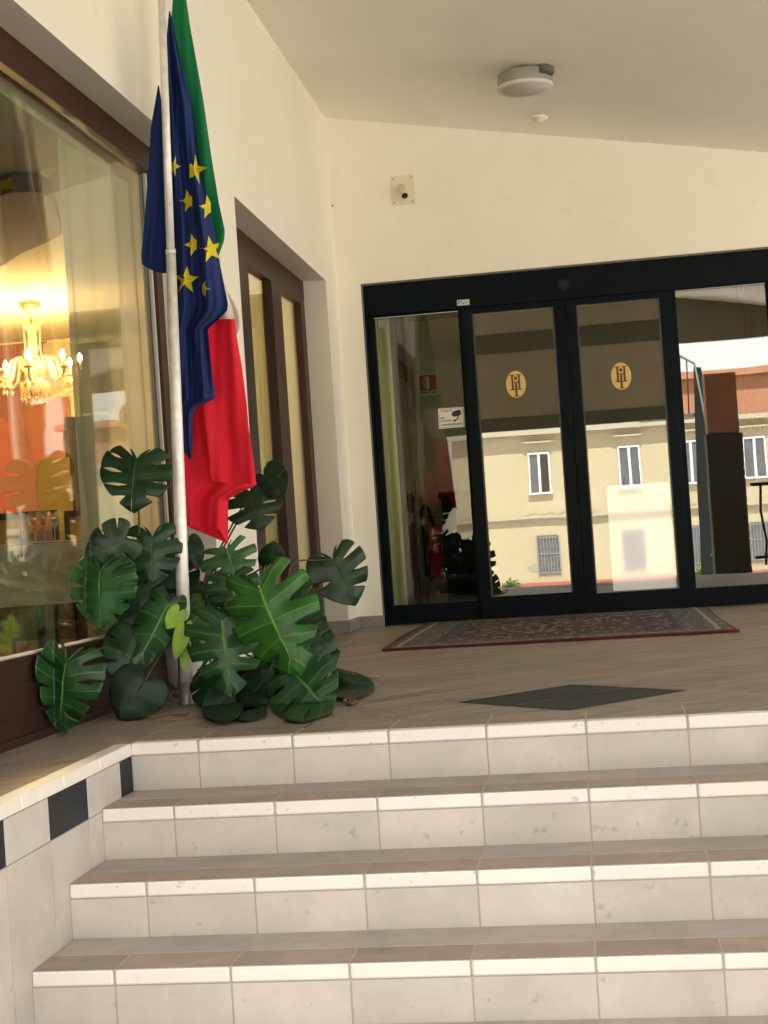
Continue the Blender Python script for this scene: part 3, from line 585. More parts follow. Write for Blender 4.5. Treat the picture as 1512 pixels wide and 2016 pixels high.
for s_2 in (0,1):
    for j in range(n+1):
        for i in range(n+1):
            x=RX0+(RX1-RX0)*i/n; y=RY0+(RY1-RY0)*j/n; x+= .012*math.sin(y*2.3) ; y-= .08*(x-RX0)/2.
            q.v.append(Vector((x,y,.004 if s_2 else .014+.0025*noise.noise((x*3,y*3,0)))))
o1=(n+1)**2
for j in range(n):
    for i in range(n):
        a=j*(n+1)+i; q.f.append((a,a+1,a+n+2,a+n+1)); q.m.append(0); q.sm.append(True)
for i in range(n):
    for a,b2 in ((i,i+1),((n)*(n+1)+i+1,(n)*(n+1)+i),((i+1)*(n+1),i*(n+1)),(i*(n+1)+n,(i+1)*(n+1)+n)): q.f.append((b2,a,a+o1,b2+o1)); q.m.append(0); q.sm.append(False)
q.build('rug',rug,label='worn red oriental rug lying in front of the sliding doors',category='rug')
q=MB(); 
for i in range(60):
    x=random.uniform(1.95,2.38); q.tube([(x,5.86+random.uniform(-.01,.01),.006),(x+random.uniform(-.02,.02),5.925,.010+random.random()*.01)],.0016,0,4,False)
# ------------------------------------------------------------------ flags and poles
def pole(name,pts,rad,label):
    e_=empty(name,pts[0],label,'flagpole','flagpoles beside the window'); return e_
pa=P(368,1386,1.178); pb=P(336,497,1.178); pc_=P(317,-30,1.178)
e_=pole('flagpole',[pa],0,'near white metal flagpole of two joined sections, carrying the blue star flag')
q=MB(); q.tube([(pa.x,pa.y,.0),pa+(pb-pa)*.33,pa+(pb-pa)*.66,pb],[.0275,.0275,.025,.0215],0,20); q.build('lower_section',METAL,e_)
q=MB(); q.tube([pb-(pc_-pb)*.03,pc_],[.0180,.0160],0,20); q.build('upper_section',METAL,e_)
q=MB(); q.tube([pb-(pb-pa)*.004,pb+(pc_-pb)*.012],[.0222,.0222],0,20); q.build('collar',METAL,e_)
q=MB(); q.lathe([(.036,0),(.036,.006),(.031,.02),(.030,.10)],(pa.x,pa.y,.001),0,24); q.build('foot_socket',mat('socket_grey',(.25,.24,.22),.45,metal=.4),e_)
pa2=P(362,1372,1.6); pa2.z=0; pb2=P(348,-40,1.50)
e_=pole('flagpole',[pa2],0,'far grey flagpole mostly hidden behind the two flags')
q=MB(); q.tube([pa2,pa2+(pb2-pa2)*.5,pb2],[.026,.022,.018],0,16); q.build('pole',mat('pole_grey',(.40,.39,.34),.4,metal=.2),e_)
q=MB(); q.lathe([(.05,0),(.05,.008),(.03,.03)],pa2+Vector((0,0,.001)),0,20); q.build('foot_socket',mat('socket_grey2',(.25,.24,.22),.45),e_)

def interp(rows,v):
    if v<=rows[0][0]: return rows[0][1],rows[0][2]
    for a,b2 in zip(rows,rows[1:]):
        if v<=b2[0]:
            t_=(v-a[0])/(b2[0]-a[0]); return a[1]+(b2[1]-a[1])*t_, a[2]+(b2[2]-a[2])*t_
    return rows[-1][1],rows[-1][2]
class Sheet:     # hanging cloth: outline rows (v, left, right), pleats in depth
    def __init__(s,rows,Y,amp,nf,ph,tilt=0,slant=None): s.rows=rows; s.Y=Y; s.amp=amp; s.nf=nf; s.ph=ph; s.tilt=tilt; s.slant=slant
    def depth(s,u,v):
        l,r=interp(s.rows,v); w=max(r-l,1e-3); t_=(u-l)/w
        a=s.amp*min(1,w/70)*(1+.25*math.sin(v*.013+s.ph))
        f=math.cos(2*math.pi*s.nf*(t_-.5)+s.ph+.35*math.sin(v*.011))
        f=(abs(f)**.8)*(1 if f>0 else -1)+.3*math.sin(2*math.pi*s.nf*2.3*t_+v*.02)
        return s.Y+a*f+.006*noise.noise((u*.03,v*.012,s.Y*9))+s.tilt*t_
    def add(s,q,dv=8,nu=34,mf=None):
        v0,v1=s.rows[0][0],s.rows[-1][0]; n=int((v1-v0)/dv); b0=len(q.v)
        for j in range(n+1):
            v=v0+(v1-v0)*j/n; l,r=interp(s.rows,v)
            for i in range(nu+1):
                u=l+(r-l)*i/nu; vv=v+(s.slant(i/nu,v) if s.slant else 0)
                q.v.append(P(u,vv,s.depth(u,v)))
        for j in range(n):
            v=v0+(v1-v0)*(j+.5)/n
            for i in range(nu): a=b0+j*(nu+1)+i; q.f.append((a,a+nu+1,a+nu+2,a+1)); q.m.append(mf(v) if mf else 0); q.sm.append(True)
def fabric(name,c,tr_=.15):
    m=mat(name,c,.8,vary=.10,vscale=3); nt=m.node_tree; b_=nt.nodes['Principled BSDF']
    tcf=nt.nodes.new('ShaderNodeTexCoord'); mpf=nt.nodes.new('ShaderNodeMapping'); mpf.inputs['Scale'].default_value=(1,1,.25); nt.links.new(tcf.outputs['Object'],mpf.inputs['Vector']); nf_=nt.nodes.new('ShaderNodeTexNoise'); nf_.inputs['Scale'].default_value=26; nf_.inputs['Detail'].default_value=4; nt.links.new(mpf.outputs[0],nf_.inputs['Vector'])
    bf=nt.nodes.new('ShaderNodeBump'); bf.inputs['Strength'].default_value=.55; bf.inputs['Distance'].default_value=.008; nt.links.new(nf_.outputs['Fac'],bf.inputs['Height']); nt.links.new(bf.outputs[0],b_.inputs['Normal']); t_=nt.nodes.new('ShaderNodeBsdfTranslucent'); t_.inputs[0].default_value=(*c,1); mx=nt.nodes.new('ShaderNodeMixShader'); mx.inputs[0].default_value=tr_
    nt.links.new(b_.outputs[0],mx.inputs[1]); nt.links.new(t_.outputs[0],mx.inputs[2]); nt.links.new(mx.outputs[0],nt.nodes['Material Output'].inputs[0]); return m
BLUE=fabric('flag_blue',(.003,.020,.125)); YELLOW=fabric('flag_yellow',(.72,.62,.02)); GREEN=fabric('flag_green',(.0,.19,.06)); WHITE=fabric('flag_white',(.78,.72,.62)); REDF=fabric('flag_red',(.74,.008,.030))
A=Sheet([(22,333,335),(50,330,341),(100,326,352),(200,327,377),(300,330,390),(400,334,411),(480,337,427),(520,338,433),(560,340,441),(600,342,449),(612,342,447),(632,343,427),(648,344,409),(690,346,413),(740,348,418),(785,350,424),(800,351,388),(816,352,379),(860,356,379),(885,361,379),(905,373,377)],1.27,.034,2,0.3)
Bs=Sheet([(168,311,313),(250,297,326),(350,291,334),(450,283,338),(500,278,339),(520,279,339),(530,293,339),(538,318,340)],1.30,.018,1,.6)
q=MB(); A.add(q,6,40); Bs.add(q,6,20)
# darker curled hem under the left part and over the lower right corner
Sheet([(508,281,338),(521,284,338),(534,305,338)],1.335,.01,1,0).add(q,4,12)
def star(cu,cv,r,rot,clipl=None,clipr=None,sx=.9):
    pts=[]; r*=1.18
    for k in range(10):
        a=rot+k*math.pi/5-math.pi/2; rr=r if k%2==0 else r*.42; pts.append((cu+rr*math.cos(a)*sx,cv+rr*math.sin(a)*1.05))
    if clipr: pts=clip(pts,-1,0,-clipr)
    if clipl: pts=clip(pts,1,0,clipl)
    def PP(u,v): return P(u,v,A.depth(u,v)-.006)
    m_=len(pts); K=5
    if clipl: cu=max(cu,clipl+.5)
    if clipr: cu=min(cu,clipr-.5)
    for k in range(m_):
        p,p2=pts[k],pts[(k+1)%m_]
        for a in range(K):
            t0,t1=a/K,(a+1)/K
            f=lambda t_,w: PP(cu+(p[0]+(p2[0]-p[0])*w-cu)*t_, cv+(p[1]+(p2[1]-p[1])*w-cv)*t_)
            if a==0: i=len(q.v); q.v += [PP(cu,cv),f(t1,0),f(t1,1)]; q.f.append((i,i+1,i+2)); q.m.append(1); q.sm.append(True)
            else: i=len(q.v); q.v += [f(t0,0),f(t1,0),f(t1,1),f(t0,1)]; q.f.append((i,i+1,i+2,i+3)); q.m.append(1); q.sm.append(True)
star(340,327,17,.35); star(381,335,25,.15,clipl=373); star(372,396,19,-.25,clipr=378); star(411,408,20,-.2,clipr=415); star(382,482,19,-.3,clipr=387); star(415,491,22,-.2,clipr=431); star(367,552,23,.05); star(400,569,14,.3,clipl=398)
o=q.build('european_flag',[BLUE,YELLOW],label='limp dark blue flag with yellow stars on the near pole',category='flag',group='flags hanging on the poles')
# Italian tricolour behind it
gz=[(-40,338,360),(0,340,367),(50,336,374),(100,335,383),(200,335,401),(300,340,415),(400,345,431),(455,350,443),(475,352,441),(500,355,432)]
q=MB(); Sheet(gz,1.40,.02,1,.9).add(q,8,30,lambda v:0)
Sheet([(496,355,433),(540,360,437),(575,370,448),(600,385,455),(628,392,461)],1.41,.015,1,.9).add(q,8,24,lambda v:1)
Sheet([(578,440,452),(595,446,462),(610,449,470),(628,453,475),(642,456,474),(654,459,469),(664,461,464)],1.47,.014,1,1.2).add(q,4,16,lambda v:1)
Sheet([(628,398,462),(662,392,466),(720,395,476),(796,398,486),(836,404,489),(898,412,498),(935,414,503),(948,418,505)],1.36,.016,1.3,.4,slant=lambda t_,v:(6*t_ if v>930 else 0)).add(q,8,32,lambda v:2)
Sheet([(770,352,418),(800,356,425),(870,360,440),(930,362,480),(957,364,505),(966,364,480),(983,365,449),(1010,366,449),(1036,367,449),(1062,430,449),(1070,447,449)],1.405,.018,1.4,1.7).add(q,5,34,lambda v:2)
q.build('italian_flag',[GREEN,WHITE,REDF],label='limp green, white and red flag behind the blue one on the far pole',category='flag',group='flags hanging on the poles')

# ------------------------------------------------------------------ monstera
def leafmat(name,c,vein,rough=.42,coat=.0):
    m=bpy.data.materials.new(name); m.use_nodes=True; nt=m.node_tree; N=nt.nodes; L=nt.links; b_=N['Principled BSDF']; b_.inputs['Roughness'].default_value=rough; b_.inputs['Coat Weight'].default_value=coat; b_.inputs['Coat Roughness'].default_value=.18; b_.inputs['Specular IOR Level'].default_value=.36
    uv=N.new('ShaderNodeUVMap'); sp=N.new('ShaderNodeSeparateXYZ'); L.new(uv.outputs[0],sp.inputs[0])
    def mth(op,a,b2=None):
        n=N.new('ShaderNodeMath'); n.operation=op
        for i,x in enumerate((a,b2)):
            if x is None: continue
            if isinstance(x,(int,float)): n.inputs[i].default_value=x
            else: L.new(x,n.inputs[i])
        return n.outputs[0]
    dv=mth('ABSOLUTE',mth('SUBTRACT',sp.outputs[0],.5))
    def sm(x,a,b2):
        r=N.new('ShaderNodeMapRange'); r.interpolation_type='SMOOTHSTEP'; L.new(x,r.inputs['Value']); r.inputs['From Min'].default_value=a; r.inputs['From Max'].default_value=b2; r.inputs['To Min'].default_value=1; r.inputs['To Max'].default_value=0; return r.outputs[0]
    side=mth('MULTIPLY',sm(dv,.015,.06),.40); mid=sm(sp.outputs[1],.018,.045)
    ve=mth('MAXIMUM',side,mid)
    tc=N.new('ShaderNodeTexCoord'); no=N.new('ShaderNodeTexNoise'); no.inputs['Scale'].default_value=11; no.inputs['Detail'].default_value=5; L.new(tc.outputs['Object'],no.inputs['Vector'])
    r=N.new('ShaderNodeMapRange'); r.inputs['From Min'].default_value=.3; r.inputs['From Max'].default_value=.7; r.inputs['To Min'].default_value=.62; r.inputs['To Max'].default_value=1.4; L.new(no.outputs['Fac'],r.inputs['Value'])
    vm=N.new('ShaderNodeVectorMath'); vm.operation='SCALE'; vm.inputs[0].default_value=c; L.new(r.outputs[0],vm.inputs['Scale'])
    mx=N.new('ShaderNodeMix'); mx.data_type='RGBA'; L.new(ve,mx.inputs[0]); L.new(vm.outputs[0],mx.inputs[6]); mx.inputs[7].default_value=(*vein,1); L.new(mx.outputs[2],b_.inputs['Base Color'])
    bp=N.new('ShaderNodeBump'); bp.inputs['Strength'].default_value=.35; bp.inputs['Distance'].default_value=.003; L.new(mth('ADD',ve,mth('MULTIPLY',no.outputs['Fac'],.6)),bp.inputs['Height']); L.new(bp.outputs[0],b_.inputs['Normal'])
    rr=N.new('ShaderNodeMapRange'); rr.inputs['To Min'].default_value=rough-.08; rr.inputs['To Max'].default_value=rough+.15; L.new(no.outputs['Fac'],rr.inputs['Value']); L.new(rr.outputs[0],b_.inputs['Roughness'])
    tl=N.new('ShaderNodeBsdfTranslucent'); tl.inputs[0].default_value=(c[0]*1.6,c[1]*1.8,c[2],1); ms=N.new('ShaderNodeMixShader'); ms.inputs[0].default_value=.12; L.new(b_.outputs[0],ms.inputs[1]); L.new(tl.outputs[0],ms.inputs[2]); L.new(ms.outputs[0],N['Material Output'].inputs[0])
    return m
DK=leafmat('leaf_dark',(.010,.042,.013),(.04,.10,.025),.36,.12); MD=leafmat('leaf_mid',(.022,.092,.022),(.10,.24,.04),.34,.12); BRT=leafmat('leaf_bright',(.027,.115,.014),(.17,.36,.05),.38,.08); BL=leafmat('leaf_green',(.015,.068,.018),(.13,.30,.04),.34,.12); VD=leafmat('leaf_very_dark',(.008,.030,.010),(.02,.055,.015)); LIME=leafmat('leaf_lime',(.30,.48,.06),(.34,.5,.10),.5)  # VD is the deepest green, used on most filler leaves
OUT=[(.0,-.005),(.05,-.14),(.15,-.27),(.30,-.30),(.43,-.20),(.50,-.02),(.515,.18),(.48,.38),(.41,.56),(.31,.72),(.19,.85),(.08,.945),(.0,1.0)]
def outl(a):
    x=a*(len(OUT)-1); i=min(int(x),len(OUT)-2); t_=x-i; g_=lambda k:Vector(OUT[max(0,min(len(OUT)-1,k))])
    p0,p1,p2,p3=g_(i-1),g_(i),g_(i+1),g_(i+2)
    return .5*((2*p1)+(p2-p0)*t_+(2*p0-5*p1+4*p2-p3)*t_*t_+(3*p1-p0-3*p2+p3)*t_**3)
PLANT=empty('monstera',(.05,1.45,0),'large monstera plant with split glossy leaves in a white pot by the flagpole','potted plant')
lc=0
def leaf(base,tip,Wpx,Y,m,pitch=0.,yaw=0.,cuts=(6,6),depth=.42,gap=.055,fold=.25,droop=.15,seed=0,name='leaf',label=None,holes=True,parent=None):
    """base/tip in photo pixels, Wpx full width, Y depth; pitch/yaw tilt the blade towards the camera"""
    rnd=random.Random(seed*17+5)
    pb_=P(base[0],base[1],Y); s=(pb_-CAM).dot(fw)/F
    ax=(RT*(tip[0]-base[0])-UP*(tip[1]-base[1]))*s; Ln=ax.length; ax.normalize()
    wx=fw.cross(ax).normalized()       # screen-space perpendicular
    if wx.dot(RT)<0 and abs(wx.dot(RT))>.2: pass
    A_=(ax*math.cos(pitch)-fw*math.sin(pitch)); Lr=Ln
    Wd=(wx*math.cos(yaw)-fw*math.sin(yaw)); Nn=A_.cross(Wd).normalized()
    if Nn.dot(fw)>0: Nn=-Nn            # Nn faces the camera
    Lr=Ln/max(.35,math.cos(pitch)); Wr=1.07*Wpx*s/max(.35,math.cos(yaw))
    q=MB(); uvs=[]; bm=bmesh.new(); uvl=bm.loops.layers.uv.new('UVMap')
    for side in (1,-1):
        n=cuts[0 if side>0 else 1]; bd=[0.0]
        lo=.20
        for k in range(1,n): bd.append(lo+(0.93-lo)*(k-1)/(max(1,n-1))*1.0+rnd.uniform(-.012,.012) if n>1 else .5)
        bd.append(1.0)
        r0s=[1.1]+[1-depth*rnd.uniform(.75,1.3) for k in range(1,n)]+[1.1]
        gs=[0]+[gap*.50*rnd.uniform(.6,1.4)/2 for k in range(1,n)]+[0]
        closed=[False]+[holes and rnd.random()<.3 for k in range(1,n)]+[False]
        def g_(k,r):
            if k<=0 or k>=n: return 0
            r0=r0s[k]
            if closed[k]:
                a=r0-.10; b2=.90
                if r<a or r>b2: return 0
                return gs[k]*.8*math.sin(math.pi*(r-a)/(b2-a))
            if r<=r0: return 0
            return gs[k]*math.sqrt((r-r0)/(1-r0))
        for k in range(n):
            na=max(8,int(46*(bd[k+1]-bd[k]))); nr=16; grid=[]
            jag=rnd.uniform(-.03,.02); dz=rnd.uniform(-.10,.05)*min(1,gap/.07); dsk=rnd.uniform(-.05,.05)
            for j in range(nr+1):
                r=j/nr; a0=bd[k]+g_(k,r); a1=bd[k+1]-g_(k+1,r); row=[]
                for i in range(na+1):
                    b2=i/na; a=a0+(a1-a0)*b2
                    e=outl(a); mid=Vector((0,max(0,(a-.26)/.74)*.93))
                    c=abs(2*b2-1); re=r*(1-(.025 if n>1 else 0)*c**6*(r**6))*(1+jag*r*r*(1-c*c))
                    p=mid+(e-mid)*re
                    x,y=p.x*side,p.y
                    zz=-fold*abs(x)*(abs(x)+.25)*1.3-droop*y*y-(.06*(y<0)*y*y*8)
                    zz+=.022*math.cos(2*math.pi*(b2-.5))*r*(1-.4*r)*min(1,n/4)+.03*noise.noise((x*3+seed,y*3,side))
                    zz+=(dz+dsk*(b2-.5)*2)*max(0,r-.35)**1.5*1.6+.05*math.sin(3.1*y+seed)*x
                    w=pb_+A_*(y*Lr)+Wd*(x*Wr)+Nn*(zz*Lr)
                    # keep the blade out of glass, wall and floor: slide along the line of sight
                    d=w-CAM
                    if w.y<2.2:
                        den=d.x-.021*d.y; kk=((-.452+.02)+.021*CAM.y-CAM.x)/den
                        if w.x<xi(w.y)+.02 and 0<kk<1: w=CAM+d*kk; d=w-CAM
                    zmin=.006+.003*((seed*7)%5)
                    if w.z<zmin: w=CAM+d*((zmin-CAM.z)/d.z)
                    row.append((bm.verts.new(w),(b2,r)))
                grid.append(row)
            for j in range(nr):
                for i in range(na):
                    quad=[grid[j][i],grid[j][i+1],grid[j+1][i+1],grid[j+1][i]]
                    if side<0: quad.reverse()
                    f=bm.faces.new([x_[0] for x_ in quad]); f.smooth=True
                    for lp,x_ in zip(f.loops,quad): lp[uvl].uv=x_[1]
    bmesh.ops.remove_doubles(bm,verts=bm.verts,dist=.0004)
    # skirt thickness
    me=bpy.data.meshes.new(name); bm.to_mesh(me); bm.free(); me.materials.append(m)
    o=bpy.data.objects.new(name,me); col.objects.link(o); so=o.modifiers.new('thickness','SOLIDIFY'); so.thickness=.0012
    par=parent or PLANT
    o.parent=par; o.matrix_parent_inverse=Matrix.Translation(-Vector(par.location))
    if label: o['label']=label
    return o
def stem(pts,r=.005,m=None,name='stem'):
    q=MB(); P3=[Vector(p) for p in pts]; out=[]
    for i in range(len(P3)-1):
        for k in range(6):
            t_=k/6; g_=lambda j:P3[max(0,min(len(P3)-1,j))]; p0,p1,p2,p3=g_(i-1),g_(i),g_(i+1),g_(i+2)
            out.append(.5*((2*p1)+(p2-p0)*t_+(2*p0-5*p1+4*p2-p3)*t_*t_+(3*p1-p0-3*p2+p3)*t_**3))
    out.append(P3[-1]); n=len(out); q.tube(out,[r*(1.25-.55*k/n) for k in range(n)],0,8); q.build(name,m or STEM,PLANT)
STEM=mat('stem_green',(.05,.075,.02),.45,vary=.3,vscale=30); STEMB=mat('stem_brown',(.13,.08,.035),.6,vary=.3,vscale=30)
POT=P(357,1340,2.0); POT.z=0
q=MB(); q.lathe([(.085,0.002),(.115,.02),(.135,.07),(.145,.14),(.152,.20),(.158,.21),(.158,.225),(.145,.225),(.14,.19),(.001,.185)],POT,0,40); q.build('pot',mat('white_pot',(.74,.73,.72),.35),PLANT)
q=MB(); q.lathe([(.001,.196),(.1385,.195),(.1385,.19)],POT,0,24); q.build('soil',mat('soil',(.03,.02,.012),.95,bump=.8,bscale=60),PLANT)
crown=POT+Vector((0,0,.2))
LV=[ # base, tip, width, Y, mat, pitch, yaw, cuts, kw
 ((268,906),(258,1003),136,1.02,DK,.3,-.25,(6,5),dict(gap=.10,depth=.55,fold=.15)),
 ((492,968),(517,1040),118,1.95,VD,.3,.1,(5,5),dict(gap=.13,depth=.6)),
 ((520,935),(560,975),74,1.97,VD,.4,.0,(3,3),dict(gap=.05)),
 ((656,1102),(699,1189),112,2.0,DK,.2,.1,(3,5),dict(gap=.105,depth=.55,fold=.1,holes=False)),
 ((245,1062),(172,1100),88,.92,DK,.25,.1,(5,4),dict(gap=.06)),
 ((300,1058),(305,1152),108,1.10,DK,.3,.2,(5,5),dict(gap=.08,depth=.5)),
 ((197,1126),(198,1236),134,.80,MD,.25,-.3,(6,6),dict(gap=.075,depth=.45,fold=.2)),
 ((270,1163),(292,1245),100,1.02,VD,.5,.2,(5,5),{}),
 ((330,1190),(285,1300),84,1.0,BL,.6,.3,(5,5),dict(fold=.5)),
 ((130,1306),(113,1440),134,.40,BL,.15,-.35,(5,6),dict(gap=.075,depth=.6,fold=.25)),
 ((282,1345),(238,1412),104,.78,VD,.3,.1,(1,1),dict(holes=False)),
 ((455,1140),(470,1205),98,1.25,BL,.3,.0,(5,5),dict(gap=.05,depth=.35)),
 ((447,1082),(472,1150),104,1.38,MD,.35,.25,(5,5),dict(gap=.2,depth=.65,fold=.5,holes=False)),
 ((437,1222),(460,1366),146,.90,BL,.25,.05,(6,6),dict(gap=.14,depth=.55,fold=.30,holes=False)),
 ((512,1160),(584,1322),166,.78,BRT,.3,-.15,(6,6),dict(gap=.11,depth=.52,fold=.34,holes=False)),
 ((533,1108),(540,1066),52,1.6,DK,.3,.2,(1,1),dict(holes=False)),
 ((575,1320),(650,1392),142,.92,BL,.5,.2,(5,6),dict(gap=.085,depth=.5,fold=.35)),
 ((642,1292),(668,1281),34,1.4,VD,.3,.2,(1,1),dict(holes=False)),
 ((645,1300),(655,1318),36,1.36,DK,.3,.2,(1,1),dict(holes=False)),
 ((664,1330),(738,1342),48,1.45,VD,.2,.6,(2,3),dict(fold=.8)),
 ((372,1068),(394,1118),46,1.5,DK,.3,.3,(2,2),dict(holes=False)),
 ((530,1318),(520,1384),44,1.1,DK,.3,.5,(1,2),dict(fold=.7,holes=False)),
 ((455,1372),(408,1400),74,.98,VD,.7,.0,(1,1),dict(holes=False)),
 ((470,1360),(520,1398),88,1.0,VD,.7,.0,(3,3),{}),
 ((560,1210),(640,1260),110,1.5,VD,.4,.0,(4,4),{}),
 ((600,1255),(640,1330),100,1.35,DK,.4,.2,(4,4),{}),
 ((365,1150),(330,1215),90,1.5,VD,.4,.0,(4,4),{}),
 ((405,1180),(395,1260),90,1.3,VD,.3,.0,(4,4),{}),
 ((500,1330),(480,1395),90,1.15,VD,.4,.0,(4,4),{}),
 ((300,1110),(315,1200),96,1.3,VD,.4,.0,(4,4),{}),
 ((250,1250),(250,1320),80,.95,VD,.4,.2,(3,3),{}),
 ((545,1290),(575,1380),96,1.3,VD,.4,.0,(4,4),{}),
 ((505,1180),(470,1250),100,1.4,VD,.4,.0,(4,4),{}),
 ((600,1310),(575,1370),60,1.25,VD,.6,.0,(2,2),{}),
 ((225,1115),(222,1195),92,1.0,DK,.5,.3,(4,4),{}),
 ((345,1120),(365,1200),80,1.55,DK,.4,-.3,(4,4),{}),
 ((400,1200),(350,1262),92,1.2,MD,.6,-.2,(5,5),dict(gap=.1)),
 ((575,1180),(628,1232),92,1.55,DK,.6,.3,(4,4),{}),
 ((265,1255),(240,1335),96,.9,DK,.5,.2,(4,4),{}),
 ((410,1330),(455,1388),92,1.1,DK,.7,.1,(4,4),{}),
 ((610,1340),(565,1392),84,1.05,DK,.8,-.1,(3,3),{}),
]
for n,(b0,t0,w0,Y0,m0,pi_,ya_,cu_,kw) in enumerate(LV):
    kw=dict(kw)
    if n==14: kw['label']='big bright green leaf'
    o=leaf(b0,t0,w0,Y0,m0,pi_,ya_,cu_,seed=n,**kw)
    # petiole from crown to the leaf base
    pb_=P(b0[0],b0[1],Y0)
    if pb_.x<xi(pb_.y)+.03: pb_.x=xi(pb_.y)+.03
    if n in (3,): stem([crown+Vector((.02,0,0)),(.12,1.95,.38),P(575,1112,1.97),P(625,1103,1.99),pb_],.0045,STEMB)
    elif n in (18,19,17): stem([crown,(.2,1.7,.22),pb_],.004)
    elif n==0: stem([crown,(-.15,1.6,.35),P(277,1150,1.2),P(274,1030,1.08),pb_+Vector((0,.012,0))],.0055)
    else:
        md=(crown+pb_)/2+Vector((0,.05,.06)); stem([crown,md,pb_+Vector((0,.012,0))],.005)
leaf((352,1205),(330,1238),34,.98,LIME,.2,.2,(1,1),seed=60,holes=False,fold=.1,label='small lime green young leaf')
leaf((362,1238),(347,1298),30,.97,LIME,.2,.2,(1,1),seed=61,holes=False,fold=.1,label='small lime green young leaf')
leaf((362,1288),(366,1322),18,1.0,LIME,.2,.2,(1,1),seed=62,holes=False,fold=.1,label='small lime green young leaf')
leaf((486,1209),(476,1228),12,.99,LIME,.2,.2,(1,1),seed=63,holes=False,fold=.1)
leaf((489,1264),(488,1287),9,.99,LIME,.2,.2,(1,1),seed=64,holes=False,fold=.1)
for pts in ([(370,1340),(380,1250),(400,1160),(408,1120)],[(362,1330),(392,1230),(420,1150),(425,1110)],[(372,1350),(420,1280),(470,1190)]):
    stem([P(u,v,1.55) for u,v in pts],.007,STEMB,'stem')
stem([P(215,1330,1.0),P(217,1295,1.02),P(228,1275,1.05),P(250,1266,1.1)],.004,mat('dry_stem',(.35,.30,.24),.7),'dry_stem')
# dried debris: brown leaves and twigs on the landing
DRY=mat('dry_leaf',(.16,.085,.045),.8,vary=.4,vscale=30,bump=.5,bscale=60)
def dry(u,v,s,rot,label,m=DRY,group=None):
    p=PZ(u,v,.004); q=MB(); n=8
    for j in range(n+1):
        for i in range(n+1):
            a=-1+2*i/n; b2=-1+2*j/n; wd=(1-b2*b2)*.55+.03; x=a*wd*s; y=b2*s; z=.004+.35*s*(a*a*.8+.3*(b2+1)**2*.3)+.12*s*noise.noise((a*2+u,b2*2,1)); z=max(z,.004)
            q.v.append(Vector((p.x+x*math.cos(rot)-y*math.sin(rot),p.y+x*math.sin(rot)+y*math.cos(rot),z)))
    for j in range(n):
        for i in range(n): a=j*(n+1)+i; q.f.append((a,a+1,a+n+2,a+n+1)); q.m.append(0); q.sm.append(True)
    o=q.build('dry_leaf',m,label=label,category='dry leaf',group=group); so=o.modifiers.new('t','SOLIDIFY'); so.thickness=.001
dry(690,1386,.05,.4,'curled brown dead leaf on the landing at the foot of the plant, nearest the step'); dry(697,1358,.038,1.2,'smaller crumpled brown leaf just behind the curled one'); dry(733,1335,.035,2.0,'pale curled leaf scrap at the right tip of the plant',mat('pale_dry',(.38,.33,.2),.8))
def twig(pts,r,label,m): q=MB(); q.tube([PZ(u,v,z) for u,v,z in pts],r,0,6); q.build('twig',m,label=label,category='twig')
twig([(265,1411,.004),(300,1414,.006),(335,1407,.006),(368,1408,.010),(372,1404,.012)],.0035,'thin brown twig lying on the landing in front of the flagpole',DRY)
twig([(600,1432,.004),(609,1427,.005),(617,1421,.006)],.0016,'tiny dark twig on the landing edge below the plant',GAP)

# ------------------------------------------------------------------ across the street (seen mirrored in the doors)
YB=-38.0; SH=.0
YELW=mat('yellow_render',(.40,.345,.225),.85,vary=.07,vscale=.5); YTR=mat('yellow_trim',(.37,.33,.24),.8); RB=mat('red_base',(.36,.09,.06),.8,vary=.08); WF=mat('white_window',(.55,.56,.58),.5); WG=mat('dark_window_pane',(.10,.105,.115),.25,vary=.3,vscale=4); GRL=mat('iron_grille',(.26,.25,.25),.6)
yb=empty('apartment_building',(4,YB-4,-1.62),'two storey yellow apartment building with white windows, reflected in the doors','building')
q=MB(); q.box(-30,30,YB-8,YB,-1.75,4.08); q.build('wall',YELW,yb)
q=MB(); q.box(-30,30,YB,YB+.07,-1.75,-1.36); q.build('red_plinth',RB,yb)
q=MB(); q.box(-30,30,YB,YB+.14,1.02,1.12); q.box(-30,30,YB,YB+.08,.96,1.02); q.build('string_course',YTR,yb)
q=MB(); q.box(-30,30,YB-.2,YB+.30,4.08,4.25); q.build('roof_edge',YTR,yb)
cxs=[-12.6,-8.6,-4.6,-.32,2.94,5.15,7.40,11.2,15]
for k,cx in enumerate(cxs):
    w=.37
    q=MB(); q.box(cx-.42,cx-.355,YB,YB+.05,1.97,3.43); q.box(cx+.355,cx+.42,YB,YB+.05,1.97,3.43); q.box(cx-.355,cx+.355,YB,YB+.05,3.36,3.43); q.box(cx-.46,cx+.46,YB,YB+.12,1.90,1.97); q.box(cx-.05,cx+.05,YB,YB+.06,1.97,3.36)
    f=q.build('window',WF,yb); q=MB(); q.box(cx-.355,cx+.355,YB+.004,YB+.02,1.97,3.36); sub(q,'pane',WG,f)
    if k==3: q=MB(); q.box(cx+.05,cx+.34,YB+.022,YB+.04,1.98,3.35); sub(q,'dark_opening',DKB,f)
    q=MB(); q.box(cx-.55,cx+.55,YB,YB+.20,3.78,3.84); q.build('window_ledge',YTR,yb)
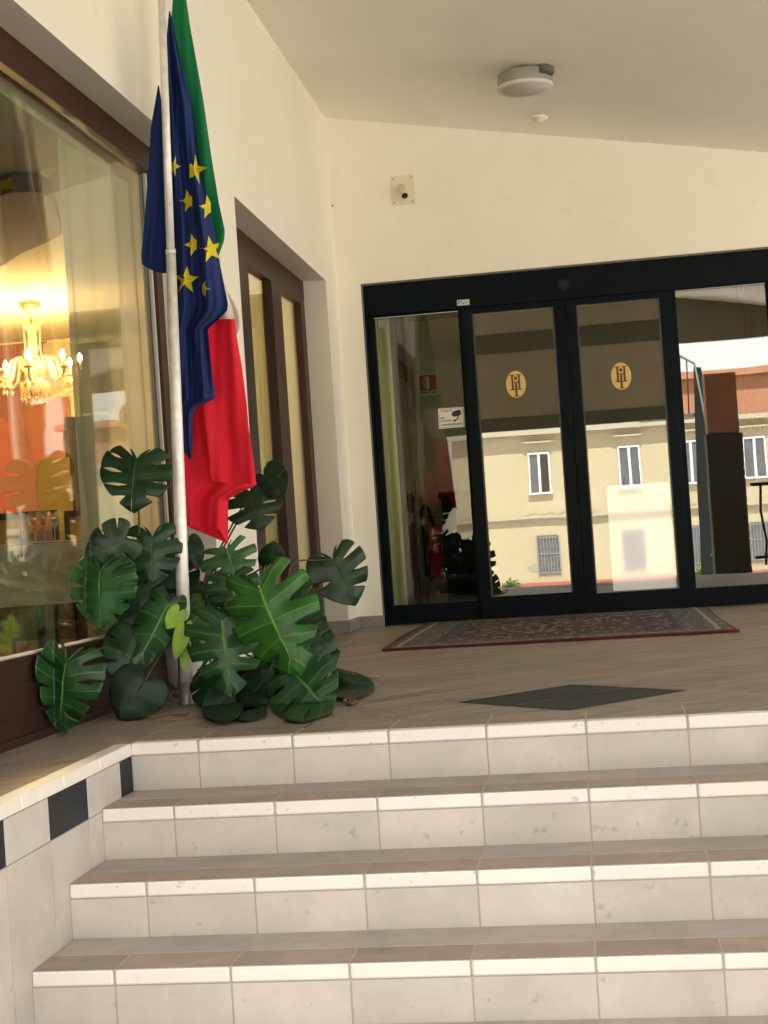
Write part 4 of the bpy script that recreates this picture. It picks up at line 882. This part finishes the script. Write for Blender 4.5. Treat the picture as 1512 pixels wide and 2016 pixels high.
for k,cx in enumerate([-8.4,-4.5,-.20,2.9,5.3,7.45,11]):
    q=MB(); q.box(cx-.40,cx+.40,YB+.004,YB+.03,-1.05,.38); f=q.build('barred_window',WG,yb); q=MB()
    for i in range(8): x=cx-.38+i*.76/7; q.box(x-.012,x+.012,YB+.06,YB+.085,-1.05,.38)
    for z in (-1.0,-.3,.3): q.box(cx-.4,cx+.4,YB+.05,YB+.06,z-.015,z+.015)
    sub(q,'grille',GRL,f)
q=MB()
for (a,b2) in ((-.9,1.6),(3.9,5.6),(-6,-3)):
    q.tube([(a+(b2-a)*k/14, YB+.10, 1.16+.05*math.sin(k*1.9+a)+.03*math.sin(k*4.1)) for k in range(15)],.014,0,4)
q.tube([(1.25,YB+.05,1.15),(1.27,YB+.05,4.0)],.03,0,6); q.build('cable_run',mat('cable_grey',(.16,.13,.10),.7),yb)
q=MB(); q.prism([(-1.05,YB,-.78),(-.72,YB,-.62),(-.62,YB,-.70),(-.60,YB,-.93),(-.85,YB,-.93)],(0,.012,0)); q.build('plaster_patch',mat('bare_plaster',(.30,.28,.25),.9,vary=.2),yb)
q=MB(); q.box(4.5,24,-52,-48,-1.7,6.6); q.box(4.2,24.3,-52.3,-47.7,6.6,6.9)
tb=q.build('terracotta_building',mat('terracotta_render',(.36,.17,.10),.85,vary=.1,vscale=.5),label='taller terracotta building behind the yellow one, reflected in the right panel',category='building')
# porch pier, railing and outside stair on the right
pr=empty('porch_pier',(3.31,-2.4,ZG),'square pier with dark brick base and orange top, reflected in the right panel','pier')
q=MB(); 
for k in range(24): q.box(3.09,3.535,-2.62,-2.18,ZG+k*.112,ZG+k*.112+.104)
q.box(3.105,3.52,-2.605,-2.195,ZG,1.69,1); q.build('brick_base',[mat('dark_brick',(.022,.017,.015),.8,island=.5,vary=.3,vscale=18),mat('mortar',(.004,.004,.004),.9)],pr)
q=MB(); q.box(3.12,3.50,-2.6,-2.2,1.70,2.46); q.build('upper_shaft',mat('orange_render',(.30,.125,.065),.8,vary=.12,vscale=6,bump=.4),pr)
rl=empty('iron_railing',(4.6,-1.0,-.1),'black iron railing at the right edge of the landing, reflected in the right panel','railing')
q=MB(); q.tube([(3.6,-2.3,1.02),(7,-2.3,1.02)],.022,0,8); q.tube([(3.6,-2.3,.10),(7,-2.3,.10)],.018,0,8); q.build('rail',GAP,rl)
for k in range(7):
    x=3.72+k*.5; q=MB(); q.tube([(x,-2.3,.0),(x+.03,-2.3,.3),(x-.02,-2.3,.7),(x,-2.3,1.02)],.016,0,8); q.build('baluster',GAP,rl)
q=MB(); q.lathe([(.10,0),(.17,.04),(.24,.2),(.26,.36),(.22,.5),(.17,.54),(.001,.54)],(4.05,-2.0,.0),0,28); q.build('round_planter',GAP,label='round black planter by the railing, at the right edge of the reflection',category='planter')
# landing floor support on the right, behind railing
def V(u,v,yv):                     # world point whose mirror image in the doors is seen at (u,v)
    p=P(u,v,yv); return Vector((p.x,2*5.968-p.y,p.z))
os_=empty('outside_stair',V(1400,1130,17.0),'dark steel outside stair with thin handrail, reflected in the right panel','stair')
poly=[V(1366,722,20.5),V(1373,722,20.5),V(1398,870,19.0),V(1426,1110,17.2),V(1428,1140,17.0),V(1382,1140,17.0),V(1372,930,18.6)]
q=MB(); q.prism(poly,(.07,0,0),0); q.build('stringer',mat('stair_steel',(.010,.012,.012),.95,spec=.02),os_)
q=MB(); q.tube([V(1335,698,20.7),V(1368,714,20.5),V(1370,724,20.5),V(1395,850,19.1)],.022,0,8); q.build('handrail',mat('stair_rail',(.12,.11,.10),.4),os_)
for a,b2 in (((1352,706,20.6),(1357,820,20.6)),((1338,700,20.7),(1341,815,20.7))): q=MB(); q.tube([V(*a),V(*b2)],.012,0,6); q.build('baluster',GAP,os_)
q=MB(); a=V(1366,815,20.6); q.box(a.x-.9,a.x+.02,a.y-.3,a.y+.3,a.z-.06,a.z); q.build('stair_landing',mat('stair_grey',(.10,.10,.10),.7),os_)
q=MB()
for k in range(12):
    t_=k/12; p=V(1372+20*t_,830+290*t_,20.2-3*t_); q.box(p.x+.06,p.x+.55,p.y-.15,p.y+.15,p.z,p.z+.04)
q.build('stair_tread',mat('stair_grey2',(.10,.10,.10),.7),os_)
# bushes at the foot of the yellow wall
BUSHM=leafmat('bush_leaf',(.06,.13,.03),(.08,.16,.04),.5)
def bush(cx,cy,cz_,r,n,label):
    e_=empty('bush',(cx,cy,cz_),label,'bush'); q=MB(); rn=random.Random(int(cx*10))
    for i in range(n):
        th=rn.uniform(0,6.28); ph=math.acos(rn.uniform(-.2,1)); rr=r*rn.uniform(.5,1)*(1+.25*math.sin(3*th)); c=Vector((cx+rr*math.sin(ph)*math.cos(th),cy+rr*math.sin(ph)*math.sin(th),cz_+rr*math.cos(ph)+.1))
        a=Vector((rn.uniform(-1,1),rn.uniform(-1,1),rn.uniform(-1,1))).normalized(); b2=a.orthogonal().normalized(); s_3=.07
        q.quad(c-a*s_3,c+b2*s_3*.4,c+a*s_3,c-b2*s_3*.4)
    q.build('foliage',BUSHM,e_); q=MB()
    for k in range(5): q.tube([(cx,cy,cz_),(cx+r*.5*math.cos(k*1.3),cy+r*.5*math.sin(k*1.3),cz_+r*.6)],.012,0,5)
    q.build('stem',STEMB,e_)
bush(-1.6,-36.6,-1.66,.42,500,'small green bush at the foot of the yellow wall, left of the reflection'); bush(5.2,-36.2,-1.66,.5,600,'green bush at the foot of the yellow wall, beside the stair reflection')

# ------------------------------------------------------------------ light
SUN_EL=math.radians(65); az=math.radians(12)     # sun behind the hotel (+Y)
sv=Vector((math.sin(az)*math.cos(SUN_EL),math.cos(az)*math.cos(SUN_EL),math.sin(SUN_EL)))
sl=bpy.data.lights.new('sun','SUN'); sl.energy=4.6; sl.angle=math.radians(.5); sl.color=(1,.96,.89)
so=bpy.data.objects.new('sun',sl); col.objects.link(so); so.rotation_euler=sv.to_track_quat('Z','Y').to_euler(); so.location=(0,20,30)
wd=bpy.data.worlds.new('World'); sc.world=wd; wd.use_nodes=True; nt=wd.node_tree; N=nt.nodes; L=nt.links
sky=N.new('ShaderNodeTexSky'); sky.sky_type='NISHITA'; sky.sun_disc=False; sky.sun_elevation=SUN_EL; sky.sun_rotation=az; sky.air_density=1.0; sky.dust_density=2.5
mx=N.new('ShaderNodeMix'); mx.data_type='RGBA'; mx.inputs[0].default_value=.86; mx.inputs[7].default_value=(9.0,8.8,8.5,1)
L.new(sky.outputs[0],mx.inputs[6]); bg=N['Background']; L.new(mx.outputs[2],bg.inputs[0]); bg.inputs[1].default_value=.075
sc.view_settings.view_transform='Standard'; sc.view_settings.look='None'; sc.view_settings.exposure=2.34; sc.view_settings.gamma=1
sc.cycles.max_bounces=12; sc.cycles.diffuse_bounces=7; sc.cycles.transparent_max_bounces=16; sc.cycles.glossy_bounces=5
sc.cycles.caustics_reflective=False; sc.cycles.caustics_refractive=False; sc.cycles.sample_clamp_indirect=4
sc.cycles.use_denoising=True
